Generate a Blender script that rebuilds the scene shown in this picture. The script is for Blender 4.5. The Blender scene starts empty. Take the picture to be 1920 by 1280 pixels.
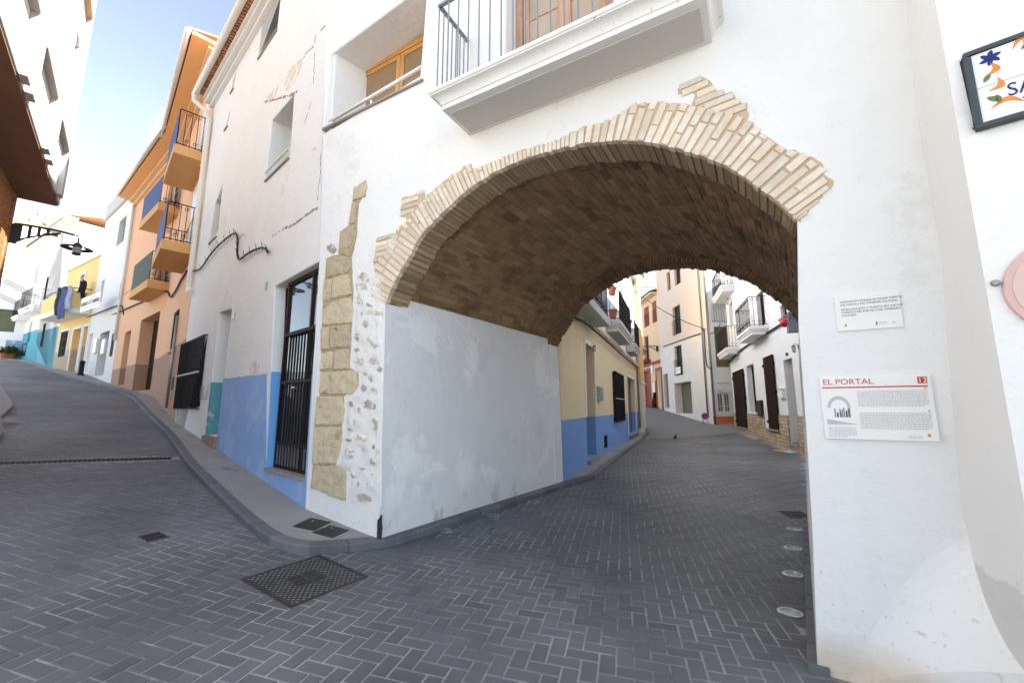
import bpy, bmesh, math, random
import numpy as np
from mathutils import Matrix, Vector
from mathutils.geometry import tessellate_polygon
random.seed(7); rng = np.random.RandomState(7)
SC = bpy.context.scene; COL = SC.collection
R = math.radians
# ------------------------------------------------------------------ camera
FPX, PITCH, EYE = 800.0, math.atan(125/800.), 1.6
def ray(u, v):
    x = (u-960)/FPX; y = (640-v)/FPX; c, s = math.cos(PITCH), math.sin(PITCH)
    return np.array([x, c-y*s, s+y*c])
EYEP = np.array([0, 0, EYE])
def vdir(u):
    d = ray(u, 765)[:2]; return d/np.linalg.norm(d)
cam = bpy.data.cameras.new('camera'); co = bpy.data.objects.new('camera', cam); COL.objects.link(co)
cam.sensor_width = 36; cam.lens = FPX/1920*36; cam.clip_end = 2000; cam.clip_start = .02
co.location = (0, 0, EYE); co.rotation_euler = (math.pi/2+PITCH, 0, 0)
SC.camera = co
# ------------------------------------------------------------------ frames (facade planes)
class Fr:
    """a vertical facade plane: p = a point on it, d = its right hand direction; local x right, y into the building, z up"""
    def __init__(s, p, d, z=0.):
        s.p = np.array(p[:2], float); s.d = np.array(d, float)/np.linalg.norm(d)
        s.n = np.array([-s.d[1], s.d[0]])
        s.M = Matrix(((s.d[0], s.n[0], 0, s.p[0]), (s.d[1], s.n[1], 0, s.p[1]), (0, 0, 1, z), (0, 0, 0, 1))); s.z = z
    def px(s, u, v, off=0.):
        r = ray(u, v); t = (s.n@(s.p+s.n*off))/(s.n@r[:2]); q = EYEP+t*r
        return (float(s.d@(q[:2]-s.p)), float(q[2]-s.z))
    def pts(s, L, off=0.): return [s.px(u, v, off) for u, v in L]
    def w(s, a, y, z): return (s.p[0]+s.d[0]*a+s.n[0]*y, s.p[1]+s.d[1]*a+s.n[1]*y, z+s.z)
    def xy(s, a, y=0): return np.array([s.p[0]+s.d[0]*a+s.n[0]*y, s.p[1]+s.d[1]*a+s.n[1]*y])
    def box(s, uL, uR, vT, vB, off=0.):
        vm = (vT+vB)/2; uc = (uL+uR)/2
        return (s.px(uL, vm, off)[0], s.px(uR, vm, off)[0], s.px(uc, vB, off)[1], s.px(uc, vT, off)[1])
    def quad(s, *L):   # TL TR BR BL pixel corners -> mean rectangle s0 s1 z0 z1
        q = s.pts(L); return ((q[0][0]+q[3][0])/2, (q[1][0]+q[2][0])/2, (q[2][1]+q[3][1])/2, (q[0][1]+q[1][1])/2)
def rect(r): return [(r[0], r[2]), (r[1], r[2]), (r[1], r[3]), (r[0], r[3])]
# ------------------------------------------------------------------ mesh builder
class MB:
    def __init__(s): s.v = []; s.f = []; s.t = []; s.m = []; s.tint = 1.; s.mi = 0
    def add(s, vs, fs, tint=None):
        b = len(s.v); s.v.extend(vs); t = s.tint if tint is None else tint
        for f in fs: s.f.append(tuple(b+i for i in f)); s.t.append(t); s.m.append(s.mi)
        return s
    def box(s, x0, x1, y0, y1, z0, z1, tint=None):
        return s.add([(x0, y0, z0), (x1, y0, z0), (x1, y1, z0), (x0, y1, z0), (x0, y0, z1), (x1, y0, z1), (x1, y1, z1), (x0, y1, z1)],
                     [(0, 3, 2, 1), (4, 5, 6, 7), (0, 1, 5, 4), (1, 2, 6, 5), (2, 3, 7, 6), (3, 0, 4, 7)], tint)
    def quad(s, a, b, c, d, tint=None): return s.add([a, b, c, d], [(0, 1, 2, 3)], tint)
    def poly(s, outer, holes=(), y=0., flip=False):
        P = [[Vector((a, b, 0)) for a, b in q] for q in [outer]+list(holes)]
        flat = [q for L in P for q in L]
        tri = tessellate_polygon(P); vs = [(q.x, y, q.y) for q in flat]; fs = []
        for t in tri:
            a, b, c = [flat[i] for i in t]
            ar = (b.x-a.x)*(c.y-a.y)-(b.y-a.y)*(c.x-a.x)
            fs.append(tuple(t) if (ar > 0) != flip else tuple(reversed(t)))
        return s.add(vs, fs)
    def side(s, loop, y0, y1, inward=False):
        n = len(loop); ar = sum(loop[i][0]*loop[(i+1) % n][1]-loop[(i+1) % n][0]*loop[i][1] for i in range(n))
        L = loop if (ar > 0) != inward else loop[::-1]
        for i in range(n):
            a, b = L[i], L[(i+1) % n]
            s.quad((a[0], y0, a[1]), (a[0], y1, a[1]), (b[0], y1, b[1]), (b[0], y0, b[1]))
        return s
    def prism(s, loop, y0, y1): s.poly(loop, y=y0); s.side(loop, y0, y1); s.poly(loop, y=y1, flip=True); return s
    def slab(s, pts, z0, z1):
        """horizontal polygon pts (x, y) between z0 and z1"""
        n = len(pts); ar = sum(pts[i][0]*pts[(i+1) % n][1]-pts[(i+1) % n][0]*pts[i][1] for i in range(n))
        if ar < 0: pts = pts[::-1]
        s.add([(a, b, z0) for a, b in pts]+[(a, b, z1) for a, b in pts],
              [tuple(range(n-1, -1, -1)), tuple(range(n, 2*n))]+[(i, (i+1) % n, n+(i+1) % n, n+i) for i in range(n)])
        return s
    def tube(s, pts, r, n=8, cap=True, r2=None):
        pts = [np.array(p, float) for p in pts]; rings = []
        up = None
        for i, p in enumerate(pts):
            d = pts[min(i+1, len(pts)-1)]-pts[max(i-1, 0)]; d = d/(np.linalg.norm(d)+1e-9)
            if up is None: up = np.array([0, 0, 1.]) if abs(d[2]) < .9 else np.array([1., 0, 0])
            a = np.cross(d, up)
            if np.linalg.norm(a) < 1e-4: up = np.array([.3, 1, .2]); a = np.cross(d, up)
            a /= np.linalg.norm(a); b = np.cross(a, d); b /= np.linalg.norm(b); up = b
            rr = r if r2 is None else r+(r2-r)*i/(len(pts)-1)
            rings.append([tuple(p+rr*(math.cos(2*math.pi*k/n)*a+math.sin(2*math.pi*k/n)*b)) for k in range(n)])
        fs = [(i*n+k, i*n+(k+1) % n, (i+1)*n+(k+1) % n, (i+1)*n+k) for i in range(len(pts)-1) for k in range(n)]
        if cap: fs += [tuple(range(n-1, -1, -1)), tuple((len(pts)-1)*n+k for k in range(n))]
        return s.add([q for r_ in rings for q in r_], fs)
    def lathe(s, prof, c=(0, 0, 0), n=20, axis='z'):
        vs = []; m = len(prof)
        for k in range(n):
            a = 2*math.pi*k/n
            for r, h in prof:
                p = (r*math.cos(a), r*math.sin(a), h)
                if axis == 'y': p = (p[0], p[2], p[1])
                vs.append((c[0]+p[0], c[1]+p[1], c[2]+p[2]))
        fs = []
        for k in range(n):
            for i in range(m-1):
                f = (k*m+i, ((k+1) % n)*m+i, ((k+1) % n)*m+i+1, k*m+i+1)
                fs.append(f if axis == 'z' else f[::-1])
        return s.add(vs, fs)
def mesh(name, mb, mats, smooth=False, merge=False, bevel=0, seg=2):
    me = bpy.data.meshes.new(name); me.from_pydata([tuple(map(float, q)) for q in mb.v], [], mb.f)
    mats = mats if isinstance(mats, (list, tuple)) else [mats]
    for m in mats: me.materials.append(m)
    me.polygons.foreach_set('material_index', mb.m)
    if any(t != 1. for t in mb.t):
        at = me.attributes.new('tint', 'FLOAT', 'FACE'); at.data.foreach_set('value', mb.t)
    else:
        at = me.attributes.new('tint', 'FLOAT', 'FACE'); at.data.foreach_set('value', [1.]*len(mb.f))
    if merge or bevel:
        bm = bmesh.new(); bm.from_mesh(me); bmesh.ops.remove_doubles(bm, verts=bm.verts, dist=1e-4); bm.to_mesh(me); bm.free()
    if smooth: me.polygons.foreach_set('use_smooth', [True]*len(me.polygons))
    me.update(); return me
WM = {}
def obj(name, mb, mats, parent=None, M=None, smooth=False, bevel=0, merge=False, seg=2, label=None):
    me = mb if isinstance(mb, bpy.types.Mesh) else mesh(name, mb, mats, smooth, merge, bevel)
    o = bpy.data.objects.new(name, me); COL.objects.link(o)
    M = M.M if isinstance(M, Fr) else (M if M is not None else (WM[parent.name] if parent is not None else Matrix.Identity(4)))
    WM[o.name] = M.copy()
    if parent is not None: o.parent = parent; o.matrix_basis = WM[parent.name].inverted() @ M
    else: o.matrix_basis = M
    if bevel:
        b = o.modifiers.new('bevel', 'BEVEL'); b.width = bevel; b.segments = seg; b.limit_method = 'ANGLE'; b.angle_limit = R(50)
    if label: o['label'] = label
    return o
def tag(o, label, cat, group=None):
    o['label'] = label; o['category'] = cat
    if group: o['group'] = group
    return o
def thing(name, label, cat, M=None, group=None):
    o = bpy.data.objects.new(name, None); COL.objects.link(o); o.empty_display_size = .3
    M = M.M if isinstance(M, Fr) else (M if M is not None else Matrix.Identity(4))
    o.matrix_basis = M; WM[o.name] = M.copy(); return tag(o, label, cat, group)
def structure(o): o['kind'] = 'structure'; return o
def at(x, y, z, rz=0): return Matrix.Translation((x, y, z)) @ Matrix.Rotation(rz, 4, 'Z')
# ------------------------------------------------------------------ materials
def lin(c):
    f = lambda x: x/12.92 if x <= .04045 else ((x+.055)/1.055)**2.4
    return tuple(f(x/255.) for x in c)
class NT:
    def __init__(s, name):
        s.m = bpy.data.materials.new(name); s.m.use_nodes = True; s.t = s.m.node_tree; s.n = s.t.nodes
        s.b = s.n['Principled BSDF']; s.tc = s.N('ShaderNodeTexCoord')
    def N(s, k, **kw):
        n = s.n.new(k)
        for a, b in kw.items(): setattr(n, a, b)
        return n
    def L(s, a, b): s.t.links.new(a, b)
    def put(s, i, v):
        if hasattr(v, 'is_output') or isinstance(v, bpy.types.NodeSocket): s.L(v, i)
        else: i.default_value = v
    def math(s, op, a, b=0., c=0., clamp=False):
        n = s.N('ShaderNodeMath', operation=op, use_clamp=clamp); s.put(n.inputs[0], a); s.put(n.inputs[1], b); s.put(n.inputs[2], c); return n.outputs[0]
    def mix(s, f, a, b, mode='MIX'):
        n = s.N('ShaderNodeMix', data_type='RGBA', blend_type=mode); s.put(n.inputs[0], f)
        for i, c in ((6, a), (7, b)): s.put(n.inputs[i], c if isinstance(c, bpy.types.NodeSocket) else (*c, 1))
        return n.outputs[2]
    def noise(s, scale, detail=4, rough=.6, dist=0, vec=None, stretch=None):
        n = s.N('ShaderNodeTexNoise'); n.inputs['Scale'].default_value = scale; n.inputs['Detail'].default_value = detail
        n.inputs['Roughness'].default_value = rough; n.inputs['Distortion'].default_value = dist
        v = vec or s.tc.outputs['Object']
        if stretch:
            mp = s.N('ShaderNodeMapping'); mp.inputs['Scale'].default_value = stretch; s.L(v, mp.inputs[0]); v = mp.outputs[0]
        s.L(v, n.inputs['Vector']); return n.outputs['Fac']
    def smooth(s, x, lo, hi):
        n = s.N('ShaderNodeMapRange', interpolation_type='SMOOTHSTEP'); s.put(n.inputs[0], x); s.put(n.inputs[1], lo); s.put(n.inputs[2], hi); return n.outputs[0]
    def xyz(s):
        if not hasattr(s, '_x'):
            n = s.N('ShaderNodeSeparateXYZ'); s.L(s.tc.outputs['Object'], n.inputs[0]); s._x = n.outputs
        return s._x
    def attr(s): n = s.N('ShaderNodeAttribute', attribute_name='tint'); return n.outputs['Fac']
    def bump(s, h, dist, strength=1.):
        n = s.N('ShaderNodeBump'); n.inputs['Distance'].default_value = dist; n.inputs['Strength'].default_value = strength; s.L(h, n.inputs['Height'])
        if s.b.inputs['Normal'].is_linked: s.L(s.b.inputs['Normal'].links[0].from_socket, n.inputs['Normal'])
        s.L(n.outputs[0], s.b.inputs['Normal'])
    def done(s, col, rough=.8, spec=.3, metal=0):
        s.put(s.b.inputs['Base Color'], col if isinstance(col, bpy.types.NodeSocket) else (*col, 1)); s.put(s.b.inputs['Roughness'], rough)
        s.b.inputs['Specular IOR Level'].default_value = spec; s.b.inputs['Metallic'].default_value = metal; return s.m
def simple(name, c, rough=.6, spec=.4, metal=0, var=.12, scale=6, bump=0, bscale=40, tint=False):
    t = NT(name); f = t.noise(scale)
    col = t.mix(f, tuple(x*(1-var) for x in c), tuple(min(1, x*(1+var)) for x in c))
    if tint: col = t.mix(1., col, t.comb(t.attr()) if False else t.attr(), 'MULTIPLY')
    if bump: t.bump(t.noise(bscale), bump)
    return t.done(col, rough, spec, metal)
def plaster(name, c, var=.05, bump=.006, fine=.0012, dado=(), stains=(), streak=0., rough=.9, grime=None):
    """lime plaster; dado = [(height at x=0, slope, colour, edge roughness)], stains = [(colour, noise scale, threshold, zmin, zmax)]"""
    t = NT(name); x, y, z = t.xyz()
    col = t.mix(t.noise(1.3, 6, .65), tuple(q*(1-var) for q in c), tuple(min(.93, q*(1+var)) for q in c))
    if streak:
        f = t.smooth(t.noise(1., 5, .7, stretch=(5, 5, .35)), .52, .8)
        col = t.mix(t.math('MULTIPLY', f, streak), col, tuple(q*.62 for q in c))
    edge = t.noise(7, 3)
    for sc_, sl, dc, er in dado:
        h = t.math('ADD', sc_, t.math('MULTIPLY', x, sl)); h = t.math('ADD', h, t.math('MULTIPLY', t.math('SUBTRACT', edge, .5), er))
        m = t.smooth(t.math('SUBTRACT', h, z), -.006, .006)
        dcol = t.mix(t.noise(2.2, 6, .7), tuple(q*.86 for q in dc), tuple(min(1, q*1.12) for q in dc))
        col = t.mix(m, col, dcol)
    for sc_, scale, th, z0, z1 in stains:
        f = t.smooth(t.noise(scale, 7, .7), th, th+.06)
        f = t.math('MULTIPLY', f, t.math('MULTIPLY', t.smooth(z, z0-.25, z0+.25), t.smooth(z, z1+.35, z1-.35)))
        col = t.mix(f, col, sc_)
    if grime:
        f = t.math('MULTIPLY', t.smooth(t.math('ADD', z, t.math('MULTIPLY', t.noise(3, 6, .7), -grime[1])), grime[0], grime[0]-grime[1]), .8)
        col = t.mix(f, col, grime[2])
    t.bump(t.noise(1.7, 5, .5), bump*3.2, .8); t.bump(t.noise(11, 5, .6), bump, 1.); t.bump(t.noise(90, 3), fine, 1.)
    return t.done(col, rough, .2)
def tinted(name, c, c2, rough=.85, bump=.004, bscale=30, spec=.2, patch=None, nscale=5):
    """colour noise multiplied by the per-face tint attribute (bricks, stones, pavers)"""
    t = NT(name); a = t.attr(); col = t.mix(t.noise(nscale, 6, .65), c, c2)
    if patch: col = t.mix(t.math('MULTIPLY', t.smooth(t.noise(patch[1], 6, .7), patch[2], patch[2]+.15), patch[3]), col, patch[0])
    n = t.N('ShaderNodeMix', data_type='RGBA', blend_type='MULTIPLY'); n.inputs[0].default_value = 1
    t.L(col, n.inputs[6]); cc = t.N('ShaderNodeCombineColor'); [t.L(a, cc.inputs[i]) for i in range(3)]; t.L(cc.outputs[0], n.inputs[7])
    t.bump(t.noise(bscale, 6, .65), bump); return t.done(n.outputs[2], rough, spec)
def wood(name, c, c2, rough=.45, sc=(14, 14, .9), spec=.4):
    t = NT(name); f = t.noise(3., 6, .65, 1.2, stretch=sc)
    t.bump(f, .001); return t.done(t.mix(t.smooth(f, .3, .7), c, c2), rough, spec)
def glass(name, c=(.02, .024, .028), rough=.04):
    t = NT(name); t.bump(t.noise(1.5, 2), .004); return t.done(t.mix(t.noise(2), c, tuple(q*1.6 for q in c)), rough, .8)
WHITE = (.785, .78, .77)
m_white = plaster('white_plaster', WHITE, .03, .004, stains=[((.62, .56, .50), 5, .70, .0, .75)])
m_bar = simple('black_iron', (.012, .011, .012), .65, .22, 0, .3, 30, .0006, 120)
m_galv = simple('grey_painted_steel', (.24, .26, .30), .45, .5, .2, .15, 20)
m_grey = simple('grey_metal', (.30, .31, .32), .4, .5, .5, .15, 12)
m_glass = glass('dark_window_glass')
m_dark = simple('painted_shade_black', (.012, .011, .010), .9, .1)  # near-black: shade of rooms and drain slots put into the colour
m_whitepaint = simple('white_gloss_paint', (.78, .77, .74), .4, .4, 0, .05, 8)
m_pvc = simple('cream_pipe', (.72, .69, .62), .45, .4, 0, .08, 5)
m_brownwood = wood('dark_brown_wood', (.022, .011, .007), (.05, .026, .015), .6, spec=.15)
m_shutter = wood('weathered_dark_shutter', (.018, .010, .007), (.045, .024, .015), .9, spec=.05)
m_dull = simple('dull_window_glass', (.020, .022, .025), .3, .12, 0, .3, 2)
m_pine = wood('varnished_pine', (.50, .235, .06), (.66, .36, .12), .35)
m_terra = tinted('terracotta_tile', (.42, .17, .08), (.55, .30, .16), .85, .004, 20)
m_cable = simple('black_cable', (.014, .014, .015), .6, .3)
m_curtain = simple('net_curtain', (.62, .55, .45), .9, .1, 0, .2, 9)
# ------------------------------------------------------------------ building kit
def walls(name, fr, outer, holes, mat, parent, depth=6., bevel=.012, y=0., shell=True):
    """front sheet with openings, their reveals, and the sides, top and back of the block behind it; holes = [(loop, reveal depth)]"""
    mb = MB(); mb.poly(outer, [h for h, _ in holes], y=y)
    for h, d in holes: mb.side(h, y, y+d, inward=True)
    if shell: mb.side(outer, y, y+depth); mb.poly(outer, y=y+depth, flip=True)
    return obj(name, mb, mat, parent, fr, bevel=bevel)
def window(parent, fr, r, y, mframe, cols=2, rows=1, fw=.06, mpane=None, curtain=False, name='window', panel=0., back=True):
    s0, s1, z0, z1 = r; mb = MB(); e = .004
    mb.box(s0+e, s0+fw, y, y+.06, z0, z1); mb.box(s1-fw, s1-e, y, y+.06, z0, z1)
    mb.box(s0+fw, s1-fw, y, y+.06, z1-fw, z1); mb.box(s0+fw, s1-fw, y, y+.06, z0, z0+fw)
    W = (s1-s0-2*fw)/cols
    for i in range(cols):
        a = s0+fw+i*W+.004; b = a+W-.008; k = fw*.8
        mb.box(a, a+k, y+.012, y+.05, z0+fw+.003, z1-fw-.003); mb.box(b-k, b, y+.012, y+.05, z0+fw+.003, z1-fw-.003)
        mb.box(a+k, b-k, y+.012, y+.05, z1-fw-k, z1-fw-.003); mb.box(a+k, b-k, y+.012, y+.05, z0+fw+.003, z0+fw+k+panel)
        for j in range(1, rows):
            q = z0+fw+panel+(z1-z0-2*fw-panel)*j/rows; mb.box(a+k, b-k, y+.016, y+.046, q-.013, q+.013)
    w = obj(name, mb, mframe, parent, fr, bevel=.004)
    p = MB(); p.box(s0+fw, s1-fw, y+.028, y+.036, z0+fw, z1-fw); obj('pane', p, mpane or m_dull, w, fr)
    if curtain:
        c = MB(); n = 40; xs = np.linspace(s0+fw, s1-fw, n)
        for i in range(n-1):
            ya, yb = y+.09+.012*math.sin(i*1.3), y+.09+.012*math.sin((i+1)*1.3)
            c.quad((xs[i], ya, z0), (xs[i+1], yb, z0), (xs[i+1], yb, z1), (xs[i], ya, z1))
        obj('curtain', c, m_curtain, w, fr)
    if back: b = MB(); b.box(s0-.02, s1+.02, y+.3, y+.32, z0-.02, z1+.02); obj('backing', b, m_dark, w, fr)
    return w
def door(parent, fr, r, y, mat, style='plank', name='door', n=5, handle=True):
    s0, s1, z0, z1 = r; mb = MB(); f = .05
    mb.box(s0-.01, s0+f, y, y+.07, z0-.02, z1+.01); mb.box(s1-f, s1+.01, y, y+.07, z0-.02, z1+.01); mb.box(s0+f, s1-f, y, y+.07, z1-f, z1+.01)
    a, b, c, d = s0+f+.004, s1-f-.004, z0-.02, z1-f-.004
    if style == 'plank':
        for i in range(n): mb.box(a+(b-a)*i/n+.004, a+(b-a)*(i+1)/n-.004, y+.02+.004*(i % 2), y+.06, c, d)
        mb.box(a, b, y+.045, y+.065, c, d)
    elif style == 'panel':
        mb.box(a, b, y+.03, y+.06, c, d); h = (d-c)/3
        for k in range(3):
            for q in range(2): mb.box(a+(b-a)*q/2+.06, a+(b-a)*(q+1)/2-.06, y+.018, y+.035, c+h*k+.08, c+h*(k+1)-.06)
    elif style == 'roll':
        m = max(4, int((d-c)/.11))
        for k in range(m):
            q = c+(d-c)*k/m; w = (d-c)/m
            mb.add([(a, y+.05, q), (b, y+.05, q), (b, y+.02, q+w*.5), (a, y+.02, q+w*.5), (b, y+.05, q+w), (a, y+.05, q+w)], [(0, 1, 2, 3), (3, 2, 4, 5)])
        mb.box(a, b, y+.052, y+.07, c, d)
    o = obj(name, mb, mat, parent, fr, bevel=.004)
    if handle and style != 'roll':
        h = MB(); zc = z0+1.0; h.tube([(a+.09, y+.02, zc), (a+.09, y-.03, zc), (a+.18, y-.03, zc)], .011, 6); obj('handle', h, m_grey, o, fr)
    return o
def sill(parent, fr, r, mat, out=.04, th=.04, ext=.06, y1=.1):
    mb = MB(); mb.box(r[0]-ext, r[1]+ext, -out, y1, r[2]-th, r[2]); return obj('sill', mb, mat, parent, fr, bevel=.004)
def bars(mb, s0, s1, y, z0, z1, step, r=.008, n=6, rails=(), rw=.012):
    k = max(1, int(round((s1-s0)/step)))
    for i in range(k+1): mb.tube([(s0+(s1-s0)*i/k, y, z0), (s0+(s1-s0)*i/k, y, z1)], r, n)
    for q in rails: mb.box(s0-rw*.6, s1+rw*.6, y-rw*.6, y+rw*.6, q-rw, q+rw)
def curl(mb, cx, y, cz, r, t=.006, axis=0, sgn=1):
    p = []
    for i in range(15):
        a = i/14*2.6*math.pi; rr = r*(1-.75*i/14); q = (rr*math.cos(a)*sgn, rr*math.sin(a))
        p.append((cx+q[0], y, cz+q[1]) if axis == 0 else (cx, y+q[0], cz+q[1]))
    mb.tube(p, t, 4)
def balcony(parent, fr, s0, s1, zt, out, th, mslab, mrail, h=1.0, step=.12, ornate=False, front_panel=None, mould=True, label=None, solid=False, r=.008):
    mb = MB()
    if mould:
        for k, (o_, a, b) in enumerate([(0, 0, .35), (.035, .35, .6), (.075, .6, 1.0)]):
            q = out-.08+o_; mb.box(s0+.08-o_, s1-.08+o_, -q, 0, zt-th*(1-a), zt-th*(1-b))
    else: mb.box(s0, s1, -out, 0, zt-th, zt)
    B = obj('balcony', mb, mslab, parent, fr, bevel=.006)
    if label: B['label'] = label
    rl = MB(); o = out-.05; a, b = s0+.05, s1-.05
    bars(rl, a, b, -o, zt, zt+h, step, r, 6, (zt+.06, zt+h))
    for x in (a, b):
        k = max(2, int(o/step))
        for i in range(1, k): rl.tube([(x, -o*i/k, zt), (x, -o*i/k, zt+h)], r, 6)
        for q in (zt+.06, zt+h): rl.box(x-.008, x+.008, -o, 0, q-.012, q+.012)
    if ornate:
        rl.box(a, b, -o-.006, -o+.006, zt+.28, zt+.30); k = max(1, int((b-a)/.16))
        for i in range(k):
            c = a+(b-a)*(i+.5)/k
            for zz in (zt+.17, zt+h-.11): curl(rl, c, -o, zz, .06, .007); 
        for x in (a, b):
            for i in range(max(1, int(o/.18))):
                for zz in (zt+.17, zt+h-.11): curl(rl, x, -.1-.18*i, zz, .06, .007, 1)
    if not solid: obj('railing', rl, mrail, B, fr)
    if front_panel:
        p = MB(); p.box(a, b, -o-.02, -o-.012, zt+.05, zt+h-.02); obj('screen', p, front_panel, B, fr)
    return B
def eave(parent, fr, s0, s1, z, out, msoffit, th=.12, rise=.25, depth=3., gutter=None, tiles=True, name='roof'):
    mb = MB(); mb.box(s0, s1, -out, .02, z, z+th); e = obj(name, mb, msoffit, parent, fr, bevel=.01)
    if tiles:
        t = MB(); k = int((s1-s0)/.2)
        for i in range(k):
            x = s0+(i+.5)*(s1-s0)/k; t.tint = random.uniform(.75, 1.2)
            n = 7; ring = lambda y, zz, r: [(x+r*math.cos(math.pi*j/n), y, zz+r*math.sin(math.pi*j/n)) for j in range(n+1)]
            A, Bq = ring(-out-.09, z+th+.01, .098), ring(depth, z+th+.01+rise*(depth+out), .085)
            t.add(A+Bq, [(j, j+1, n+2+j, n+1+j) for j in range(n)])
            A2 = ring(-out-.09, z+th+.01, .075); t.add(A+A2, [(j, n+1+j, n+2+j, j+1) for j in range(n)])
        t.tint = .7; t.quad((s0, -out-.05, z+th+.012), (s1, -out-.05, z+th+.012), (s1, depth, z+th+rise*(depth+out)), (s0, depth, z+th+rise*(depth+out)))
        obj('roof_tiles', t, m_terra, e, fr)
    if gutter:
        g = MB(); g.tube([(s0, -out-.1, z+.06), (s1, -out-.1, z+.06)], .07, 10); obj('gutter', g, gutter, e, fr, smooth=True)
    return e
def text_mesh(txt, size, mat, extrude=.0008, align='LEFT', sx=1.):
    c = bpy.data.curves.new('lettering', 'FONT'); c.body = txt; c.size = size; c.extrude = extrude; c.align_x = align; c.resolution_u = 3
    o = bpy.data.objects.new('lettering', c); COL.objects.link(o); dg = bpy.context.evaluated_depsgraph_get()
    me = bpy.data.meshes.new_from_object(o.evaluated_get(dg)); bpy.data.objects.remove(o); bpy.data.curves.remove(c)
    for v in me.vertices: v.co = (v.co.x*sx, -v.co.z, v.co.y)     # stand it up in the x z plane, facing -y
    me.materials.clear(); me.materials.append(mat); me.update(); return me
def lettering(txt, size, mat, parent, fr, s, y, z, align='LEFT', sx=1., rot=0., name='lettering'):
    me = text_mesh(txt, size, mat, align=align, sx=sx); base = fr.M if isinstance(fr, Fr) else fr
    return obj(name, me, None, parent, base @ Matrix.Translation((s, y, z)) @ Matrix.Rotation(rot, 4, 'Y'))
# ------------------------------------------------------------------ where the walls stand
A_ = Fr((1.9, 2.93), -vdir(-450))                      # front of the house with the arch
cor = A_.xy(A_.px(712, 1008)[0]); dT = vdir(1500)
T_ = Fr(cor, dT)                                        # left wall of the passage
W_ = Fr((-2.51, 5.46), -vdir(70))                       # house on the corner
pa = W_.xy(W_.px(330, 790)[0])
O1 = Fr(pa, -vdir(168)); pb = O1.xy(O1.px(290, 742)[0])
O2 = Fr(pb, -vdir(-60)); pc = O2.xy(O2.px(207, 718)[0])
N_ = Fr(pc, -vdir(-155)); pd = N_.xy(N_.px(155, 699)[0])
Y_ = Fr(pd, -vdir(-380)); pe = Y_.xy(Y_.px(98, 691)[0])
K_ = Fr(pe, -vdir(-380)); pk = K_.xy(K_.px(36, 672)[0])
E_ = Fr(pk, vdir(2000))
LB = Fr((-10.35, 8.33), vdir(230))
far = T_.xy(T_.px(1057, 903)[0])
B_ = Fr(far, vdir(1280))                                # yellow and blue house past the arch
H_ = Fr((8.4, 12.4), -vdir(1215))                       # white house past the arch on the right
P_ = Fr((10.9, 23.5), -vdir(950))                       # cream house with the garage
pp = P_.xy(P_.px(1243, 768)[0]); D_ = Fr(pp, -vdir(950))
G_ = Fr((10.88, 23.45), (1, .02))
s_ = A_.px(1783, 720)[0]; S0 = A_.xy(s_); S1 = A_.xy(s_, -.62)
SR = Fr(S1, -vdir(0))                                   # wall with the ceramic street sign
# ------------------------------------------------------------------ the lie of the land
CP = [(-2.51, 5.46, .30), (-5.52, 8.17, .75), (-8.3, 10.75, 1.16), (-12.4, 14.9, 1.9), (-18.65, 19.87, 2.64), (-23.7, 23.55, 3.42), (-28.65, 26.5, 3.95),
      (-32.7, 29, 4.66), (-36, 31, 5.05), (-38, 29, 5.1), (-1.41, 4.83, .12), (.98, 8.42, .13), (1.9, 2.93, -.02), (4.4, 6.5, .02), (3.4, 9.4, .12), (8.4, 12.4, .27), (11.2, 22.2, .64), (6.81, 23.16, .30),
      (4, 15, .2), (10.85, 23.5, .72), (10.8, 31, 1.48), (10.8, 35.7, 1.76), (8.6, 33, 1.65), (10, 42, 2.4), (-7.75, 5.5, .76), (-10.35, 8.33, 1.18), (-13, 11.3, 1.6), (-20, 16, 2.6), (-28, 21, 3.8),
      (-4, 1, .16), (0, -3, -.15), (4, 0, -.12), (-6, -4, .1), (4, -5, -.3), (-1, 1.5, .03), (17, 18, .9), (18, 30, 1.6)]
CPn = np.array(CP)
def _tps(d2): return np.where(d2 > 1e-9, d2*np.log(d2+1e-12)*.5, 0)
_n = len(CP); _d2 = ((CPn[:, None, :2]-CPn[None, :, :2])**2).sum(-1)
_A = np.zeros((_n+3, _n+3)); _A[:_n, :_n] = _tps(_d2)+np.eye(_n)*.6; _A[:_n, _n] = 1; _A[:_n, _n+1:] = CPn[:, :2]; _A[_n:, :_n] = _A[:_n, _n:].T
_w = np.linalg.solve(_A, np.concatenate([CPn[:, 2], np.zeros(3)]))
def zg(P):
    P = np.atleast_2d(np.array(P, float)); d2 = ((P[:, None, :]-CPn[None, :, :2])**2).sum(-1)
    return _tps(d2)@_w[:_n]+_w[_n]+P@_w[_n+1:]
def z1(x, y): return float(zg([(x, y)])[0])
def G(u, v, dz=0.):
    r = ray(u, v); t0 = .3; f0 = 1
    for t in np.concatenate([np.arange(.5, 12, .1), np.arange(12, 70, .5)]):
        q = EYEP+t*r
        if q[2] < z1(q[0], q[1])+dz:
            a, b = t0, t
            for _ in range(22):
                m = (a+b)/2; q = EYEP+m*r
                if q[2] < z1(q[0], q[1])+dz: b = m
                else: a = m
            return EYEP+b*r
        t0 = t
    return EYEP+t0*r
def inside(P, poly):
    P = np.atleast_2d(P); x, y = P[:, 0], P[:, 1]; c = np.zeros(len(P), bool); n = len(poly)
    for i in range(n):
        (xa, ya), (xb, yb) = poly[i], poly[(i+1) % n]
        k = ((ya > y) != (yb > y)); xx = (xb-xa)*(y-ya)/((yb-ya) if yb != ya else 1e-9)+xa; c ^= k & (x < xx)
    return c
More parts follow.
